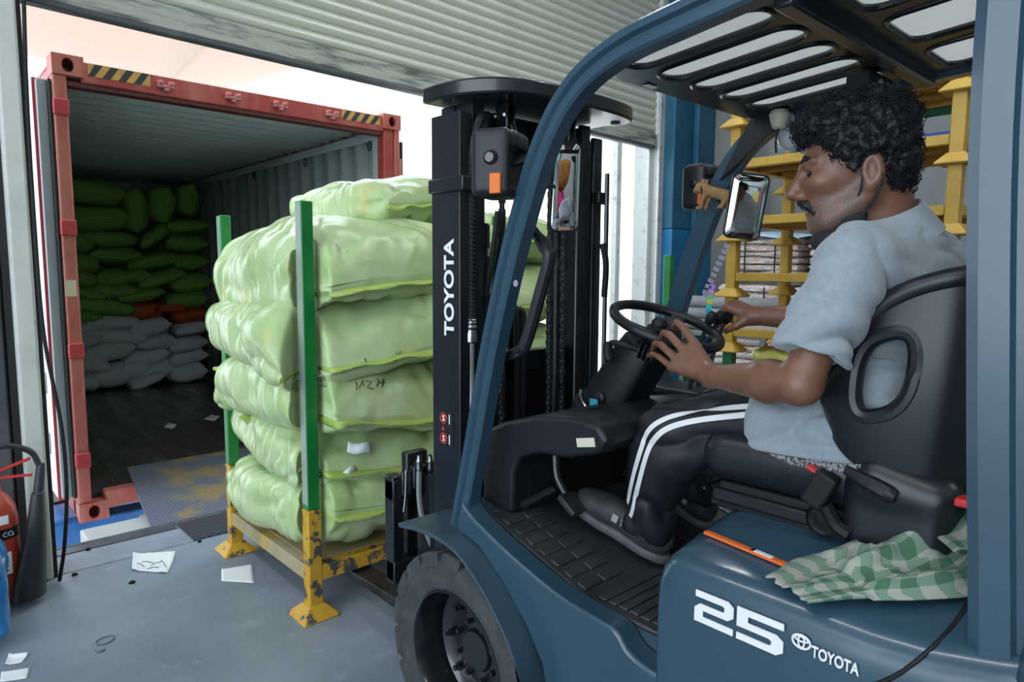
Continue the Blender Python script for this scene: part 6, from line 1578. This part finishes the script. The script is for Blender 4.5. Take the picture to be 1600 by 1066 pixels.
def cloth():
    # bunched strip lying on the hood from (front) to the rear pillar
    sp = smooth_path([at(1228, 925, Z=.905), at(1300, 905, Z=.915), at(1390, 890, Z=.93), at(1470, 870, Z=.945), at(1545, 835, Z=.98), (1.42, .215, 1.01)], 16); n = len(sp); W_n = 44; vs = []; uv = []
    for i, p in enumerate(sp):
        t = (sp[min(i+1, n-1)]-sp[max(i-1, 0)]); t.z = 0; t.normalize(); s_ = Vector((t.y, -t.x, 0)); u = i/(n-1)
        wid = .055+.075*min(1, u*2.2); hgt = .012+.075*min(1, u*1.6)
        if s_.x > 0: s_ = -s_
        for j in range(W_n+1):
            v = j/W_n*2-1; pr = (1-abs(v)**2.5)
            f = .5+.5*math.sin(v*7+u*5+2.2*noise.noise(Vector((u*5, v*1.5, 1)))); f2 = noise.noise(Vector((u*9, v*4, 4)))+.5*noise.noise(Vector((u*19, v*8, 9)))
            z = max(p.z-.002, .905) + hgt*pr*(.30+.6*f**1.5)+.024*f2*pr+.004
            if u < .25: z = p.z+.003+.010*pr*f+.004
            vs.append((p.x+s_.x*v*wid+.012*f2*t.x, p.y+s_.y*v*wid+.02*f2*t.y, z)); uv.append((u*13, v*4.2+.5*f))
    mb = MB().add(vs, [(i*(W_n+1)+j, (i+1)*(W_n+1)+j, (i+1)*(W_n+1)+j+1, i*(W_n+1)+j+1) for i in range(n-1) for j in range(W_n)])
    me = bpy.data.meshes.new('checked_cloth'); me.from_pydata(mb.v, [], mb.f); ul = me.uv_layers.new(name='uv')
    for lp in me.loops: ul.data[lp.index].uv = uv[lp.vertex_index]
    o = finish(me, 'checked_cloth', 'check_cloth', None, smooth=180); m = o.modifiers.new('s', 'SOLIDIFY'); m.thickness = .004; m.offset = 1
    setp(o, 'green and grey checked cloth bunched on the forklift hood', 'cloth')
cloth()
# knitted cord on the seat
kp = smooth_path([at(1180, 710, X=1.46), at(1205, 715, X=1.45), at(1240, 721, X=1.445), at(1300, 730, X=1.435), at(1350, 733, X=1.43)], 10); kk = MB()
for i in range(len(kp)-1):
    for s in (-1, 1):
        c = kp[i]+Vector((.0, 0, .004*s)); kk.tube([c+Vector((0, .004, .004*s)), c.lerp(kp[i+1], .8)-Vector((0, 0, .003*s))], .0038, 5)
o = kk.build('knitted_strap', M('knit_grey', (.30,.31,.33), .9, col2=(.05,.05,.055), vs=160, vc=(.45,.55))); setp(o, 'grey knitted strap lying along the seat cushion under the driver', 'strap')
# toy animal hanging on the far headlamp
ta = at(1118, 303, X=2.02)
def toy(p):
    c = np.array(ta); T = lambda a, b, d: c+np.array([a*.25+b*.9, -a, d])   # a: along to the right of the picture
    d = cap(p, T(-.022, 0, .010), T(.045, 0, -.012), .017, .020)
    d = smin(d, ell(p, T(-.045, 0, .022), (.02, .024, .020)), .012); d = smin(d, ell(p, T(-.060, 0, .014), (.012, .013, .010)), .008)
    for a, b in ((-.030, -.010), (-.022, .010), (.040, -.010), (.046, .010)): d = smin(d, cap(p, T(a, b, .0), T(a-.012, b, -.042), .009, .007), .006); d = smin(d, cap(p, T(a-.012, b, -.042), T(a-.024, b, -.044), .007, .006), .004)
    for b in (-.012, .012): d = smin(d, ell(p, T(-.036, b, .042), (.006, .007, .009)), .004)
    d = smin(d, cap(p, T(.058, 0, .0), T(.082, 0, .010), .005, .004), .006); return d
ty_ = thing('toy_animal', 'small brown plush toy animal tied to the far headlamp', 'toy', ta-Vector((0, 0, .05)))
sdf_mesh(toy, np.array(ta)-.13, np.array(ta)+.13, .0035, 'toy_body', M('plush_brown', (.36,.22,.10), .9, col2=(.25,.14,.06), vs=40), ty_, relax=1, disp=lambda V, N: N*(nz3(V, 160, 1)*.002)[:, None])
MB().tube([ta+Vector((0, .0, .018)), ta+Vector((.02, .03, .05)), ta+Vector((.06, .08, .06))], .002, 5).build('tie_string', 'soft_black', ty_)
MB().tube([np.array(ta)+np.array([(-.035)*.25+.021*math.cos(q), .035, 0])+np.array([0, 0, .015+.021*math.sin(q)]) for q in np.linspace(0, 2*PI, 16, endpoint=False)], .002, 5, closed=True).build('collar', 'soft_black', ty_)
# clear plastic bag hanging under the roof behind the far pillar
bg = at(1240, 190, X=2.10)
cb_ = sdf_mesh(lambda p: smin(ell(p, np.array(bg), (.03, .035, .075)), ell(p, np.array(bg)-np.array([0, 0, .05]), (.035, .045, .05)), .03), np.array(bg)-.14, np.array(bg)+.14, .007, 'hanging_bag', M('clear_film', (.55,.57,.60), .2, col2=(.35,.40,.45), vs=18, coat=.6), None, relax=1, disp=lambda V, N: N*(-np.array([ridge(v, 16, 2.) for v in V])*.010)[:, None])
setp(cb_, 'crumpled clear plastic bag hanging under the forklift roof by the far pillar', 'bag')
# sticker strip on the far pillar: rainbow letters and small shapes
def far_pt(px, py): 
    p = at(px, py, X=mir(1.278)); return p
for i, (px, py, col) in enumerate(((1113, 448, (.35,.2,.6)), (1111, 456, (.5,.25,.6)), (1110, 464, (.15,.5,.2)), (1109, 472, (.5,.55,.08)), (1108, 480, (.05,.5,.5)), (1107, 487, (.05,.35,.6)))):
    p = far_pt(px, py); MB().obox(p, (.0012, .011, .008)).build('rainbow_letter', M('sticker%d' % i, col, .3), gp[-1])
for i in range(9):
    p = far_pt(1136-i*4.2, 385+i*9); MB().obox(p, (.0012, .012, .007), Matrix.Rotation(R(20), 3, 'X')).build('pillar_sticker', M('sticker_pale', (.30,.28,.34), .4), gp[-1], bevel=.002)
p = far_pt(1103, 460); MB().obox(p, (.0012, .010, .010), Matrix.Rotation(R(45), 3, 'X')).build('heart_sticker', 'sticker_pale', gp[-1])
p = at(806, 443, X=1.2145); MB().lathe([(0, 0), (.009, 0), (.009, .001), (0, .001)], p, (-1, 0, 0), 14).build('pillar_sticker', 'sticker_pale', gp[1])
# thread strings hanging off the sacks
for i, (pix, lab) in enumerate(((((372, 390), (369, 412), (367, 440), (368, 458)), 'loose white thread hanging from the knot by the rear green post'), (((452, 688), (451, 720), (450, 765)), 'white thread hanging down the left face of the second lime sack'), (((634, 735), (633, 775), (630, 800)), 'thin white thread hanging beside the fork carriage'))):
    P = [at(px, py, X=1.20) if i < 2 else at(px, py, Y=2.12) for px, py in pix]
    o = MB().tube(smooth_path(P, 5), .0015, 5).build('thread', 'paper'); setp(o, lab, 'thread')

# ================================================================== heaps behind the camera (they show in the two mirrors)
r5 = random.Random(3)
heap = [((.5,.03,.18),'magenta'),((.05,.25,.09),'green'),((.55,.55,.52),'white'),((.03,.2,.5),'blue'),((.5,.22,.05),'orange'),((.3,.3,.32),'grey'),((.02,.35,.4),'turquoise'),((.45,.4,.1),'mustard')]
k = 0
for i, x in enumerate((-4.2, -2.9, -1.6, -.3, 1.0, 2.3, 3.6, 4.9)):
    for j in range(3):
        col, nm = heap[(k*3+j) % len(heap)]; k += 1
        m_ = 'bundle_'+nm
        M(m_, col, .7, col2=tuple(c*.6 for c in col), vs=6)
        sack('cloth_bundle', (x+.1*r5.random(), -3.6+.3*r5.random()-.2*j, .30+.52*j), .55, .42, .27, r5.uniform(-.2, .2), 300+k, m_, m_, nu=28, nv=20, ends=(0, 0),
             label='%s cloth bundle behind the camera, %s pile from the left, %s layer' % (nm, ORD[i], ('bottom', 'middle', 'top')[j]), cat='bundle', group='cloth bundles heaped behind the camera')
